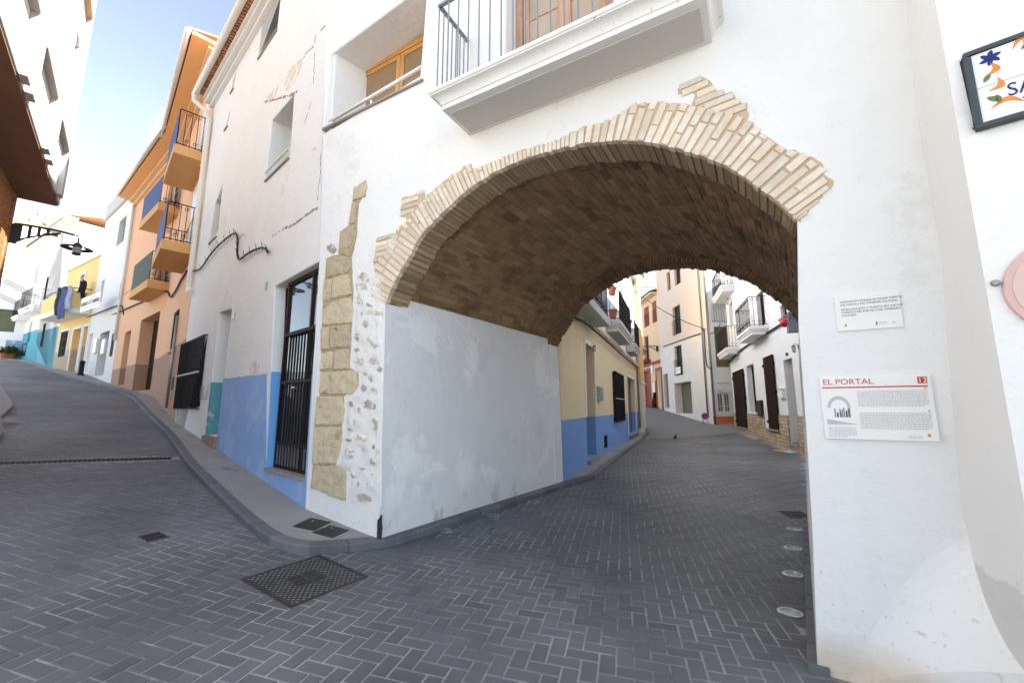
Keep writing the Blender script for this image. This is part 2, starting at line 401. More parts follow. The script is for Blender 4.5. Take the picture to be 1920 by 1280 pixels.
def resample(P, step):
    P = [np.array(p, float) for p in P]; out = [P[0]]
    for a, b in zip(P, P[1:]):
        k = max(1, int(round(np.linalg.norm(b-a)/step)))
        out += [a+(b-a)*i/k for i in range(1, k+1)]
    return out
def chaikin(P, n=2):
    P = [np.array(p, float) for p in P]
    for _ in range(n): P = [P[0]]+[q for a, b in zip(P, P[1:]) for q in (a*.75+b*.25, a*.25+b*.75)]+[P[-1]]
    return P
def off(fr, s, y): return fr.xy(s, y)
# ---- kerb line of the right hand pavement (edge of the road), far left -> corner -> through the arch
kpx = [(345, 872), (400, 930), (450, 981), (500, 1022), (545, 1038), (600, 1041), (660, 1037), (715, 1028), (737, 1019), (775, 1005), (869, 970), (1000, 929), (1057, 908)]
K1 = [G(u, v)[:2] for u, v in kpx[:6]]+[off(T_, s, -.085) for s in (.12, .5, 1., 1.6, 2.2, 2.8, 3.4, 4.0)]
farL = [off(K_, K_.px(40, 672)[0], -1.3)]+[G(u, v)[:2] for u, v in [(64, 686), (88.5, 699.5), (141, 713.6), (196, 727), (237, 741), (257, 758), (274, 779), (297, 802), (319, 827)]]
kerb = chaikin(farL+K1[:], 2)
yb_end = B_.px(1200, 812)[0]
kerb2 = [off(B_, .25, -.16), off(B_, 1.0, -.40), off(B_, 4, -.45), off(B_, yb_end, -.45), off(B_, yb_end+1.2, -.3)]
kerb = resample(list(kerb)+kerb2, .35)
inner = [off(K_, K_.px(40, 672)[0], .3), off(K_, 0, .3), off(N_, 0, .3), off(O2, 0, .4), off(W_, W_.px(330, 790)[0], .35), off(W_, -.3, .4), off(T_, .3, -.0)+np.array([-.25, .1]), off(T_, 4.2, -.0)+np.array([-.3, .15]), off(B_, yb_end+1.2, .3)]
pave0 = None
pave = [tuple(p) for p in kerb]+[tuple(p) for p in inner[::-1]]
# ------------------------------------------------------------------ ground sheet
t = NT('worn_mortar_and_concrete')
c = t.mix(t.smooth(t.noise(.9, 7, .72), .32, .66), (.10, .098, .095), (.45, .44, .425)); c = t.mix(t.smooth(t.noise(.5, 5), .5, .7), c, (.34, .32, .29))
t.bump(t.noise(40), .003); m_mortar = t.done(c, .95, .1)
xs = np.concatenate([np.arange(-75, -14, 1.5), np.arange(-14, 14, .25), np.arange(14, 60, 1.5)]); ys = np.concatenate([np.arange(-25, -5, 1.5), np.arange(-5, 15, .25), np.arange(15, 75, 1.)])
gx, gy = np.meshgrid(xs, ys); zz = zg(np.stack([gx.ravel(), gy.ravel()], 1))
zz = np.clip(zz, -1.2, 7)
g = MB(); nx = len(xs); g.v = list(zip(gx.ravel(), gy.ravel(), zz)); g.f = [(j*nx+i, j*nx+i+1, (j+1)*nx+i+1, (j+1)*nx+i) for j in range(len(ys)-1) for i in range(nx-1)]
g.t = [1.]*len(g.f); g.m = [0]*len(g.f)
structure(obj('ground', g, m_mortar, smooth=True))
# ------------------------------------------------------------------ herringbone pavers
_tg = [kerb[min(i+1, len(kerb)-1)]-kerb[max(i-1, 0)] for i in range(len(kerb))]
road = [tuple(p+np.array([-d[1], d[0]])/np.linalg.norm(d)*.12) for p, d in zip(kerb, _tg)]+[tuple(off(B_, yb_end+1.2, -2)), tuple(off(H_, H_.px(1374, 799)[0], -.35)), tuple(off(H_, 0, -.2)), tuple(off(T_, 4.2, -1)+A_.d*2.9), tuple(A_.xy(0.02)+dT*4), tuple(A_.xy(-.02)), tuple(S1+SR.d*.05), (4.6, -1), (3.5, -2.2), (-7, -2.2),
        tuple(LB.xy(-6, -.4)), tuple(LB.xy(-2, -.4)), tuple(LB.xy(.6, -.6)), tuple(G(24, 768)[:2]), tuple(G(14, 748)[:2]), (-20.5, 15.4), (-29.5, 20.4), (-38.5, 27.5)]
road = [p for p in road]
U, ang, gap = .1085, R(-14.5), .0078
ca, sa = math.cos(ang), math.sin(ang); cells = []
ii_, jj_ = np.meshgrid(np.arange(-400, 220), np.arange(-60, 330)); ii_, jj_ = ii_.ravel(), jj_.ravel(); kk = (ii_-jj_) % 4; ok_ = (kk == 0) | (kk == 3); ii_, jj_, kk = ii_[ok_], jj_[ok_], kk[ok_]
w_ = np.where(kk == 0, 2*U, U); h_ = np.where(kk == 0, U, 2*U); x_, y_ = ii_*U, jj_*U; cx_, cy_ = (x_+w_/2)*ca-(y_+h_/2)*sa, (x_+w_/2)*sa+(y_+h_/2)*ca
cells = np.stack([x_, y_, w_, h_, cx_, cy_], 1)[((cy_ < 20.5) | (cx_ < 0)) & (cx_ > -37)]
holes_px = [[(452, 1088), (592, 1043), (695, 1080), (545, 1139)]]
mhole = [tuple(G(u, v)[:2]) for u, v in holes_px[0]]; _c = np.mean(np.array(mhole), 0); mhole = [tuple(_c+(np.array(q)-_c)*.72) for q in mhole]
inn = inside(cells[:, 4:6], road) & ~inside(cells[:, 4:6], mhole)
drA, drB = G(322, 859)[:2], G(-140, 873)[:2]; dd = (drB-drA)/np.linalg.norm(drB-drA); dn = np.array([-dd[1], dd[0]])
rel = cells[:, 4:6]-drA; inn &= ~((np.abs(rel@dn) < .17) & (rel@dd > -.25))
cells = cells[inn]
ch = .006; V = []; F = []; TT = []
for (fx0, fy0) in [(0, 0)]:
    x0, y0 = cells[:, 0]+gap/2, cells[:, 1]+gap/2; x1, y1 = cells[:, 0]+cells[:, 2]-gap/2, cells[:, 1]+cells[:, 3]-gap/2
jit = rng.uniform(-.0012, .0012, (len(cells), 4))
def corner(xx, yy): return np.stack([xx*ca-yy*sa, xx*sa+yy*ca], 1)
tops = [corner(x0+ch, y0+ch), corner(x1-ch, y0+ch), corner(x1-ch, y1-ch), corner(x0+ch, y1-ch)]; lows = [corner(x0, y0), corner(x1, y0), corner(x1, y1), corner(x0, y1)]
arr = np.zeros((len(cells), 8, 3))
for k in range(4):
    arr[:, k, :2] = tops[k]; arr[:, k, 2] = zg(tops[k])+.0042+jit[:, k]+rng.uniform(-.001, .001, len(cells))
    arr[:, 4+k, :2] = lows[k]; arr[:, 4+k, 2] = zg(lows[k])-.003
tn = rng.normal(1, .06, len(cells))
pv = MB(); pv.v = [tuple(q) for q in arr.reshape(-1, 3)]
for i in range(len(cells)):
    b = 8*i; pv.f += [(b, b+1, b+2, b+3)]+[(b+4+k, b+4+(k+1) % 4, b+(k+1) % 4, b+k) for k in range(4)]; pv.t += [float(tn[i])]*5
pv.m = [0]*len(pv.f)
t = NT('grey_concrete_paver'); a = t.attr()
c = t.mix(t.noise(2.2, 7, .7), (.086, .089, .095), (.130, .133, .140))
c = t.mix(t.math('MULTIPLY', t.smooth(t.noise(.9, 6, .7), .52, .72), .55), c, (.17, .165, .158))      # dusty places
c = t.mix(t.math('MULTIPLY', t.smooth(t.noise(3.1, 5, .7), .66, .72), .6), c, (.03, .03, .031))        # oil and tyre marks
c = t.mix(t.math('MULTIPLY', t.noise(120, 2), .5), c, (.14, .14, .142))
c = t.mix(1., c, t.mix(t.smooth(t.noise(.42, 4, .6), .3, .7), (.78, .78, .79), (1.42, 1.40, 1.38)), 'MULTIPLY')
n = t.N('ShaderNodeMix', data_type='RGBA', blend_type='MULTIPLY'); n.inputs[0].default_value = 1; t.L(c, n.inputs[6]); cc = t.N('ShaderNodeCombineColor'); [t.L(a, cc.inputs[i]) for i in range(3)]; t.L(cc.outputs[0], n.inputs[7])
t.bump(t.noise(70, 5, .7), .0016); m_paver = t.done(n.outputs[2], .62, .35)
structure(obj('road', pv, m_paver))
# ------------------------------------------------------------------ pavement with its kerb
t = NT('concrete_pavement')
c = t.mix(t.noise(1.6, 7, .7), (.25, .24, .225), (.36, .345, .325)); c = t.mix(t.math('MULTIPLY', t.smooth(t.noise(2.3, 5, .7), .58, .68), .7), c, (.12, .118, .115))
t.bump(t.noise(60, 4), .002); m_pave = t.done(c, .9, .15)
m_kerb = tinted('grey_kerb_stone', (.085, .088, .095), (.18, .182, .19), .75, .006, 25, .3, ((.30, .29, .27), 9, .58, .6), 5)
kz = zg(kerb); kb = MB(); pvm = MB(); Hk = .09; kw = .12
tang = [kerb[min(i+1, len(kerb)-1)]-kerb[max(i-1, 0)] for i in range(len(kerb))]
nrm = [np.array([-d[1], d[0]])/np.linalg.norm(d) for d in tang]          # to the left of travel = pavement side
inr = [p+n*kw for p, n in zip(kerb, nrm)]; inz = zg(inr)
Hv = [Hk]*len(kerb)
prof = lambda i: (lambda Hk: [(*kerb[i], kz[i]-.05), (*kerb[i], kz[i]+Hk-.018), (*(kerb[i]+nrm[i]*.018), kz[i]+Hk), (*inr[i], inz[i]+Hk+.004), (*inr[i], inz[i]-.05)])(Hv[i])
for i in range(len(kerb)-1):
    A4, B4 = prof(i), prof(i+1)
    if i % 3 == 2: B4 = [tuple(np.array(b)*.965+np.array(a)*.035) for a, b in zip(A4, B4)]
    if i % 3 == 0: kb.tint = random.uniform(.8, 1.2)
    kb.add(A4+B4, [(j, 5+j, 6+j, j+1) for j in range(4)]+[(0, 1, 2, 3, 4), (9, 8, 7, 6, 5)])
structure(obj('kerb', kb, m_kerb))
# pavement top: strip from kerb to the walls (quads between the kerb's inner edge and the nearest wall line)
innp = resample(inner, .35)
def near_in(p): return min(innp, key=lambda q: (q[0]-p[0])**2+(q[1]-p[1])**2)
qs = []; 
ii = 0
for i in range(len(inr)):
    d = [(q[0]-inr[i][0])**2+(q[1]-inr[i][1])**2 for q in innp[ii:]]
    ii += int(np.argmin(d)) if d else 0; qs.append(innp[ii])
for i in range(len(inr)-1):
    a, b, c_, d = inr[i], inr[i+1], qs[i+1], qs[i]; M_ = 5
    za = []
    for p, q in ((a, d), (b, c_)):
        for k in range(M_+1): m = p+(q-p)*k/M_; za.append((m[0], m[1], z1(m[0], m[1])+Hk+.0))
    pvm.add(za, [(k, M_+1+k, M_+2+k, k+1) for k in range(M_)])
structure(obj('pavement', pvm, m_pave, smooth=True, merge=True))
# left hand pavement nose in front of the brick house
nose = [LB.xy(-9, .3), LB.xy(-9, -.55), LB.xy(-1.0, -.55)] + [G(u, v)[:2] for u, v in [(0, 790), (14, 777), (23, 768), (20, 757), (10, 742), (0, 726)]]
nose += [np.array((-21, 15.6)), np.array((-30, 20.5)), np.array((-40, 28)), np.array((-44, 24)), np.array((-22, 13)), LB.xy(1.5, .4)]
np2 = MB(); n = len(nose); cz = zg(nose); np2.add([(p[0], p[1], z-.05) for p, z in zip(nose, cz)]+[(p[0], p[1], z+.12) for p, z in zip(nose, cz)],
   [(i, (i+1) % n, n+(i+1) % n, n+i) for i in range(n)][::1])
P_in = [(p[0], p[1]) for p in nose]
tri = tessellate_polygon([[Vector((p[0], p[1], 0)) for p in nose]])
np2.add([(p[0], p[1], z+.12) for p, z in zip(nose, cz)], [tuple(q) for q in tri])
structure(obj('pavement', np2, m_pave, bevel=.015))
# dark kerb along the foot of the right hand pier
ks = MB()
for i in range(14):
    a, b = A_.xy(.06)+dT*(-.02+i*.3), A_.xy(.06)+dT*(-.02+(i+1)*.296); s = -A_.d*.115
    L4 = [a, b, b+s, a+s]; ks.add([(p[0], p[1], z1(*p)-.05) for p in L4]+[(p[0], p[1], z1(*p)+.05) for p in L4], [(0, 1, 5, 4), (1, 2, 6, 5), (2, 3, 7, 6), (3, 0, 4, 7), (4, 5, 6, 7)])
structure(obj('kerb', ks, m_kerb, bevel=.008))

# smooth grey surfacing of the street beyond the pavers
ax_ = np.arange(3, 24, .5); ay_ = np.arange(20.3, 62, .5); fs = MB(); i0 = 0
for x in ax_:
    for y in ay_:
        P4 = [(x, y), (x+.5, y), (x+.5, y+.5), (x, y+.5)]; z4 = zg(P4); fs.add([(p[0], p[1], z+.007) for p, z in zip(P4, z4)], [(0, 1, 2, 3)])
t = NT('light_worn_asphalt'); c = t.mix(t.noise(.6, 6, .6), (.20, .198, .192), (.27, .265, .255)); c = t.mix(t.math('MULTIPLY', t.noise(60, 2), .4), c, (.14, .14, .14)); t.bump(t.noise(60, 4), .002)
structure(obj('road', fs, t.done(c, .85, .25), smooth=True, merge=True))
# ================================================================== house with the arch
m_arch = plaster('arch_house_plaster', WHITE, .045, .009, streak=.07, stains=[((.735, .725, .71), .9, .57, -1, 9), ((.70, .60, .50), 3.5, .63, -.3, .45), ((.56, .52, .47), 22., .60, .05, .55), ((.72, .68, .62), 1.4, .66, 2.5, 8)], grime=(.16, .22, (.62, .50, .38)))
m_pass = plaster('passage_plaster', (.74, .745, .76), .08, .012, streak=.10, stains=[((.48, .43, .34), 2.2, .54, -.2, .34), ((.70, .70, .715), 1.5, .56, .2, 2.5), ((.84, .84, .84), 1.0, .54, .5, 2.8), ((.50, .46, .40), 16, .66, 0, 1.0)])
m_mort = simple('pale_lime_mortar', (.56, .43, .29), .95, .1, 0, .14, 14, .006, 60)
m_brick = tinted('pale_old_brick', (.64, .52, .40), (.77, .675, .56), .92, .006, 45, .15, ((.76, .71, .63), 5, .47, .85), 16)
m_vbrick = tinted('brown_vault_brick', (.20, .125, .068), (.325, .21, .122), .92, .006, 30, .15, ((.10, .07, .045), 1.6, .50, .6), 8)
m_sbrick = tinted('brown_soffit_brick', (.27, .19, .11), (.42, .31, .2), .92, .006, 40, .1, None, 12)  # darker brown than the face bricks of the same ring
m_ashlar = tinted('ochre_sandstone', (.46, .365, .24), (.67, .575, .42), .95, .03, 16, .1, ((.30, .235, .15), 6, .55, .75), 9)
m_rubble = tinted('brown_field_stone', (.36, .28, .22), (.62, .56, .5), .95, .02, 30, .1, ((.76, .745, .72), 13, .47, .95), 18)
arch = thing('arch_house', 'white house built over the street on a wide brick arch', 'house', A_)
inn_px = [(723, 569), (742, 525), (766, 485), (786, 446), (806, 424), (858, 372), (918, 327), (981, 299.5), (1045, 280), (1104, 268), (1156, 264), (1215, 266), (1275, 280), (1334, 298), (1389, 327), (1449, 371), (1495, 415)]
inn = A_.pts(inn_px); inn = [tuple(q) for q in chaikin(inn, 2)]
sL, sR_ = inn[0][0], A_.px(1525, 1000)[0]
left_px = [(712, 1012), (717, 800), (722, 600)]
right_px = [(1497, 600), (1512, 800), (1524, 1000), (1533, 1250)]
opening = [(A_.px(712, 1012)[0], -1.)]+A_.pts(left_px[1:])+inn+A_.pts(right_px)+[(A_.px(1536, 1270)[0], -1.)]
TOP = 11.4  # out of view, raised so the house shades the brick building
lx = lambda v: A_.px(575+(950-v)*.042, v)[0]
outer = [(A_.px(575, 950)[0]-.02, -.6), (opening[0][0], -.6)]+[(p[0], max(p[1], -.6)) for p in opening[1:-1]]+[(opening[-1][0], -.6), (s_+.75, -.6), (s_+.75, TOP), (A_.px(600, 150)[0]-.25, TOP), A_.px(606, 150), A_.px(598, 480)]
wq = A_.pts([(621, 102), (801, -32), (787, 143), (606, 251)])
bd = (A_.px(948, 90)[0], A_.px(1150, 10)[0], 4.66, 7.3)
# depth of the deep window: the inner top left corner is seen at (683,143)
best = min(np.arange(.1, 1.4, .02), key=lambda y: (A_.px(683, 143, y)[0]-wq[0][0])**2+(A_.px(683, 143, y)[1]-wq[0][1])**2)
WD = float(best)
mb = MB(); hs_ = [[tuple(q) for q in wq], rect(bd)]
mb.poly(outer, hs_); mb.side(hs_[0], 0, WD, inward=True); mb.side(hs_[1], 0, .3, inward=True)
LEN = 4.3; q4 = A_.n*0+dT*LEN; lq = (float(A_.d@q4), float(A_.n@q4))      # the passage leans a little to the side
# top and left end of the block
a, b = outer[-3], outer[-4]
mb.quad((a[0], 0, TOP), (b[0], 0, TOP), (b[0]+lq[0], lq[1], TOP), (a[0]+lq[0], lq[1], TOP))
lft = [outer[0], outer[-1], outer[-2], outer[-3]]
for p, q in zip(lft, lft[1:]): mb.quad((p[0], 0, p[1]), (q[0], 0, q[1]), (q[0]+lq[0], lq[1], q[1]), (p[0]+lq[0], lq[1], p[1]))
obj('wall', mb, m_arch, arch, A_, bevel=.022)
mb = MB()   # back wall of the block with the same arch
bo = [(p[0]+lq[0], p[1]+(.07 if 2.5 < p[1] < 4.4 and opening[0][0]-.6 < p[0] < opening[-1][0]+.6 else 0)) for p in outer]; bo[0] = (bo[0][0]-1., bo[0][1]); 
mb.poly(bo, y=lq[1]-.002, flip=True); mb.poly(bo, y=lq[1]-.3)
obj('rear_wall', mb, m_white, arch, A_)
# passage side walls
P0 = opening[0][0]
def tun(s, z, t): return (s+lq[0]/LEN*t, lq[1]/LEN*t, z)
lt = MB(); ts = np.linspace(0, LEN+.03, 9); zs_l = [(P0, -.6), A_.px(717, 800), A_.px(722, 600), (inn[0][0]-.02, inn[0][1]+.12)]
for i in range(8):
    for (s0, z0), (s1, z1_) in zip(zs_l, zs_l[1:]): lt.quad(tun(s0, z0, ts[i]), tun(s0, z0, ts[i+1]), tun(s1, z1_, ts[i+1]), tun(s1, z1_, ts[i]))
obj('passage_wall', lt, m_pass, arch, A_, merge=True)
rt = MB(); zs_r = [(opening[-1][0], -.6)]+A_.pts(right_px[::-1])+[(inn[-1][0]+.02, inn[-1][1]+.3)]
for i in range(8):
    for (s0, z0), (s1, z1_) in zip(zs_r, zs_r[1:]): rt.quad(tun(s0, z0, ts[i+1]), tun(s0, z0, ts[i]), tun(s1, z1_, ts[i]), tun(s1, z1_, ts[i+1]))
obj('passage_wall', rt, m_pass, arch, A_, merge=True)
# ---- brick arch: voussoirs laid square to the curve, out to the ragged edge of the plaster
oute_px = [(697, 560), (700, 520), (704, 500), (702, 494), (707, 447), (740, 440), (744, 432), (767, 411), (752, 406), (754, 373), (797, 357), (800, 368), (836, 338), (858, 322), (880, 308), (893, 318), (912, 308), (960, 288), (1040, 266), (1060, 255), (1100, 236), (1144, 227), (1168, 209),
           (1190, 195), (1231, 191), (1264, 194), (1298, 195), (1306, 176), (1275, 174), (1275, 162), (1318, 146), (1342, 165), (1376, 178), (1398, 198), (1402, 223), (1428, 247), (1455, 272), (1494, 287), (1515, 294), (1537, 308), (1554, 330), (1562, 347), (1497, 417)]
oute = A_.pts(oute_px)
core_px = [p for p in oute_px if p not in ((702, 494), (707, 447), (740, 440), (752, 406), (754, 373), (797, 357), (1306, 176), (1275, 174), (1275, 162), (1318, 146), (1342, 165), (1376, 178), (1398, 198))]
ring = [tuple(q) for q in A_.pts(core_px)]+[tuple(q) for q in inn[::-1]]
def jag(P, amp=.012, step=.05):
    P = resample(P, step); return [(q[0]+random.uniform(-amp, amp), q[1]+random.uniform(-amp, amp)) for q in P]
mb = MB(); rg = jag(oute, .016, .035)+[tuple(q) for q in inn[::-1]]; mb.poly(rg, y=-.004); mb.side(rg, -.004, .05)
RD = .36
ip = resample(inn, .054); ring_np = ring
bk = MB()
def brick(mbx, c, ax, L, T, y0, y1, tint, j=.004):
    """a slightly irregular brick: base centre c, long axis ax, length L, thickness T"""
    ax = np.array(ax); pr = np.array([ax[1], -ax[0]]); V8 = []
    for yy in (y0, y1):
        for (l, t_) in ((0, -.5), (L, -.5), (L, .5), (0, .5)):
            q = np.array(c)+ax*(l+random.uniform(-j, j))+pr*(t_*T+random.uniform(-j, j)*.6); V8.append((q[0], yy+random.uniform(-j, j)*.7, q[1]))
    mbx.add(V8, [(0, 1, 2, 3), (7, 6, 5, 4), (0, 4, 5, 1), (1, 5, 6, 2), (2, 6, 7, 3), (3, 7, 4, 0)], tint)
def reach(c, ax, poly, mx=2.):
    d = np.arange(.03, mx, .02); P = np.array(c)[None]+d[:, None]*np.array(ax)[None]; ok = inside(P, poly)
    k = np.argmax(~ok) if (~ok).any() else len(d)
    return float(d[max(k-1, 0)]) if k > 0 else 0
sb = MB()
fl = 1 if (inn[-1][0] > inn[0][0]) else -1
for i in range(len(ip)-1):
    c = (np.array(ip[i])+np.array(ip[i+1]))/2; d = np.array(ip[i+1])-np.array(ip[i]); T = np.linalg.norm(d); d = d/T
    ax = np.array([-d[1], d[0]])*fl; L = reach(c, ax, ring); a0 = random.uniform(-.012, .008); first = True
    if L < .06: L = .12
    while a0 < L-.025:
        ln = random.uniform(.24, .31) if random.random() < .8 else random.uniform(.12, .2); ln = min(ln, L+.02-a0)
        tint = random.gauss(1, .06)
        brick(bk, c+ax*a0, ax, ln-.011, T*(1+.25*a0)*.77, -.014+random.uniform(-.007, .004), .05, tint, .0055)
        if first: brick(sb, c+ax*(a0+.002), ax, .2, T*.8, .054, RD, random.gauss(1, .13), .005)
        first = False; a0 += ln
def courses(poly, step=.062, slope=0., ln=(.2, .32), mbx=None, y=-.012):
    P = np.array(poly); c, s = math.cos(slope), math.sin(slope); Rm = np.array([[c, s], [-s, c]]); Q = P@Rm.T
    for zc in np.arange(Q[:, 1].min()+step*.5, Q[:, 1].max(), step):
        X = np.arange(Q[:, 0].min(), Q[:, 0].max(), .01); ok = inside(np.stack([X, np.full(len(X), zc)], 1), [tuple(q) for q in Q])
        if not ok.any(): continue
        x0, x1 = X[ok].min(), X[ok].max(); x = x0+random.uniform(-.02, .01)
        while x < x1-.04:
            l = min(random.uniform(*ln), x1-x+.01); p = Rm.T@np.array([x, zc]); brick(mbx, p, (c, s), l-.012, step*.78, y+random.uniform(-.006, .004), .05, random.gauss(.98, .1)); x += l
for pl, sl_ in (([(702, 494), (707, 447), (740, 440), (728, 470)], 0.0), ([(752, 406), (754, 373), (797, 357), (780, 392)], 0.), ([(1275, 176), (1275, 162), (1318, 146), (1342, 165), (1376, 178), (1398, 198), (1402, 222), (1352, 215), (1306, 194), (1308, 176)], .1)):
    courses(A_.pts(pl), .066, sl_, mbx=bk)
ba = obj('brick_arch', bk, m_brick, arch, A_, bevel=.004)
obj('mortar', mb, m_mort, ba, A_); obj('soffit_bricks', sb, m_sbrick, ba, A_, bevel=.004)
mm = MB()   # mortar of the soffit between the voussoirs
lift = []
for i, q in enumerate(inn):
    d = np.array(inn[min(i+1, len(inn)-1)])-np.array(inn[max(i-1, 0)]); d /= np.linalg.norm(d); lift.append(np.array([-d[1], d[0]]))
for i in range(len(inn)-1):
    p, q = np.array(inn[i])+lift[i]*.012, np.array(inn[i+1])+lift[i+1]*.012
    mm.quad((p[0], -.003, p[1]), (q[0], -.003, q[1]), (q[0], RD-.006, q[1]), (p[0], RD-.006, p[1]))
    p2, q2 = np.array(inn[i])+lift[i]*.2, np.array(inn[i+1])+lift[i+1]*.2
    mm.quad((p[0], RD-.006, p[1]), (q[0], RD-.006, q[1]), (q2[0], RD-.006, q2[1]), (p2[0], RD-.006, p2[1]))
obj('soffit_mortar', mm, simple('brown_soffit_mortar', (.30, .225, .15), .95, .1, 0, .2, 9, .005, 50), ba, A_)
# ---- vault behind the ring
VO = .10; vin = [np.array(q)+l*VO for q, l in zip(inn, lift)]; vp = resample(vin, .13)
vb = MB(); vm = MB(); t0, t1 = RD+.0, LEN-.34
for i in range(len(vp)-1):
    p, q = vp[i], vp[i+1]; d = (q-p)/np.linalg.norm(q-p); nn = np.array([-d[1], d[0]])
    t_ = t0-random.uniform(0, .2)
    while t_ < t1:
        l = random.uniform(.20, .31); a, b = max(t_, t0)+.0025, min(t_+l, t1)-.0025; t_ += l
        if b-a < .02: continue
        w = random.gauss(0, .0035)
        P = [p+d*.0025-nn*w, q-d*.0025-nn*(w+random.gauss(0, .003))]; Pb = [p+d*.004+nn*.05, q-d*.004+nn*.05]
        k = [tun(*P[0], a), tun(*P[1], a), tun(*P[1], b), tun(*P[0], b), tun(*Pb[0], a), tun(*Pb[1], a), tun(*Pb[1], b), tun(*Pb[0], b)]
        vb.add(k, [(0, 1, 2, 3), (0, 4, 5, 1), (1, 5, 6, 2), (2, 6, 7, 3), (3, 7, 4, 0)], max(.55, random.gauss(1, .14)))
    vm.quad(tun(*(p+nn*.006), t0), tun(*(q+nn*.006), t0), tun(*(q+nn*.006), t1), tun(*(p+nn*.006), t1))
    a_, b_ = p+nn*.25, q+nn*.25
    vm.quad(tun(*a_, t0-.1), tun(*b_, t0-.1), tun(*b_, t1+.1), tun(*a_, t1+.1))
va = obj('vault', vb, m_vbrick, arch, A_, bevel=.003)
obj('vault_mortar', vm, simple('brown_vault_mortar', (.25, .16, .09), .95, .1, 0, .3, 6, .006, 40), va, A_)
# ---- the ring at the far end
fb = MB()
for i in range(len(ip)-1):
    c = (np.array(ip[i])+np.array(ip[i+1]))/2; d = np.array(ip[i+1])-np.array(ip[i]); T = np.linalg.norm(d); d /= T; ax = np.array([-d[1], d[0]])
    pr = d*T*.42; j0 = random.uniform(-.02, .012); tt = random.gauss(.75, .1)
    P = [c+ax*j0-pr, c+ax*j0+pr, c+ax*.3+pr, c+ax*.3-pr]; ta, tb = LEN-.36+random.uniform(-.01, .01), LEN+.02
    fb.add([tun(*x, ta) for x in P]+[tun(*x, tb) for x in P], [(3, 2, 1, 0), (4, 5, 6, 7), (0, 1, 5, 4), (1, 2, 6, 5), (2, 3, 7, 6), (3, 0, 4, 7)], tt)
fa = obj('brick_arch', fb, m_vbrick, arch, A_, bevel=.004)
fm = MB()
for i in range(len(inn)-1):
    p, q = np.array(inn[i])+lift[i]*.014, np.array(inn[i+1])+lift[i+1]*.014; p2, q2 = np.array(inn[i])+lift[i]*.28, np.array(inn[i+1])+lift[i+1]*.28
    fm.quad(tun(*p, LEN-.35), tun(*q, LEN-.35), tun(*q, LEN+.01), tun(*p, LEN+.01)); fm.quad(tun(*p, LEN-.35), tun(*q, LEN-.35), tun(*q2, LEN-.35), tun(*p2, LEN-.35))
obj('mortar', fm, bpy.data.materials['brown_soffit_mortar'], fa, A_)
# ---- exposed ashlar stones and rubble on the corner pier
ash = [[(665, 353), (686, 339), (690, 348), (685, 368), (664, 377)], [(662, 380), (673, 382), (665, 420), (656, 421)], [(639, 434), (665, 422), (669, 443), (662, 467), (657, 481), (636, 476)],
       [(613, 487), (636, 479), (659, 483), (660, 500), (651, 512), (615, 521)], [(609, 526), (623, 523), (622, 561), (607, 564)], [(626, 520), (653, 514), (659, 543), (663, 552), (624, 560)], [(607, 582), (625, 566), (659, 558), (663, 583), (659, 606), (607, 609)],
       [(603, 615), (620, 612), (618, 654), (603, 656)], [(622, 612), (656, 609), (659, 635), (656, 650), (622, 653)], [(604, 663), (627, 658), (624, 691), (603, 693)], [(629, 657), (654, 654), (656, 691), (627, 693)], [(602, 697), (668, 695), (673, 722), (660, 739), (600, 737)],
       [(595, 742), (642, 743), (647, 770), (642, 796), (591, 796)], [(590, 800), (640, 801), (642, 825), (635, 855), (629, 869), (586, 869)], [(589, 873), (645, 872), (650, 888), (649, 935), (637, 936), (584, 912)]]
ab = MB(); am = MB()
from mathutils import noise as mnoise
def stone_mb(mbx, loop, h, tint, n=9):
    """a weathered stone face: rings shrinking to the middle, pushed in and out by a coherent noise"""
    loop = jag(loop, .010, .035); c = np.mean(np.array(loop), 0); rings = []; sd = random.uniform(0, 50)
    for k in range(n):
        sc_ = (1., .992, .975, .90, .76, .6, .45, .3, .14)[k]; yy = (.004, -.7, -.92, -1., -1., -1.02, -1.02, -1.02, -1.02)[k]*(h if k else 1.)
        r_ = []
        for q in loop:
            a, b = c[0]+(q[0]-c[0])*sc_, c[1]+(q[1]-c[1])*sc_
            nz = mnoise.fractal(Vector((a*9, b*9, sd)), 1., 2., 4)*h*.75+mnoise.noise(Vector((a*45, b*45, sd)))*h*.22
            r_.append((a, yy+(nz*min(1., k/2.) if k else 0), b))
        rings.append(r_)
    m = len(loop); vs = [q for r_ in rings for q in r_]
    fs = [(k*m+i, k*m+(i+1) % m, (k+1)*m+(i+1) % m, (k+1)*m+i) for k in range(n-1) for i in range(m)]+[tuple((n-1)*m+i for i in range(m))]
    if sum(loop[i][0]*loop[(i+1) % m][1]-loop[(i+1) % m][0]*loop[i][1] for i in range(m)) < 0: fs = [f[::-1] for f in fs]
    mbx.add(vs, fs, tint)
for L in ash:
    ab = MB(); stone_mb(ab, A_.pts(L), .020, random.gauss(1, .13)); obj('ashlar_block', ab, m_ashlar, arch, A_, smooth=True)
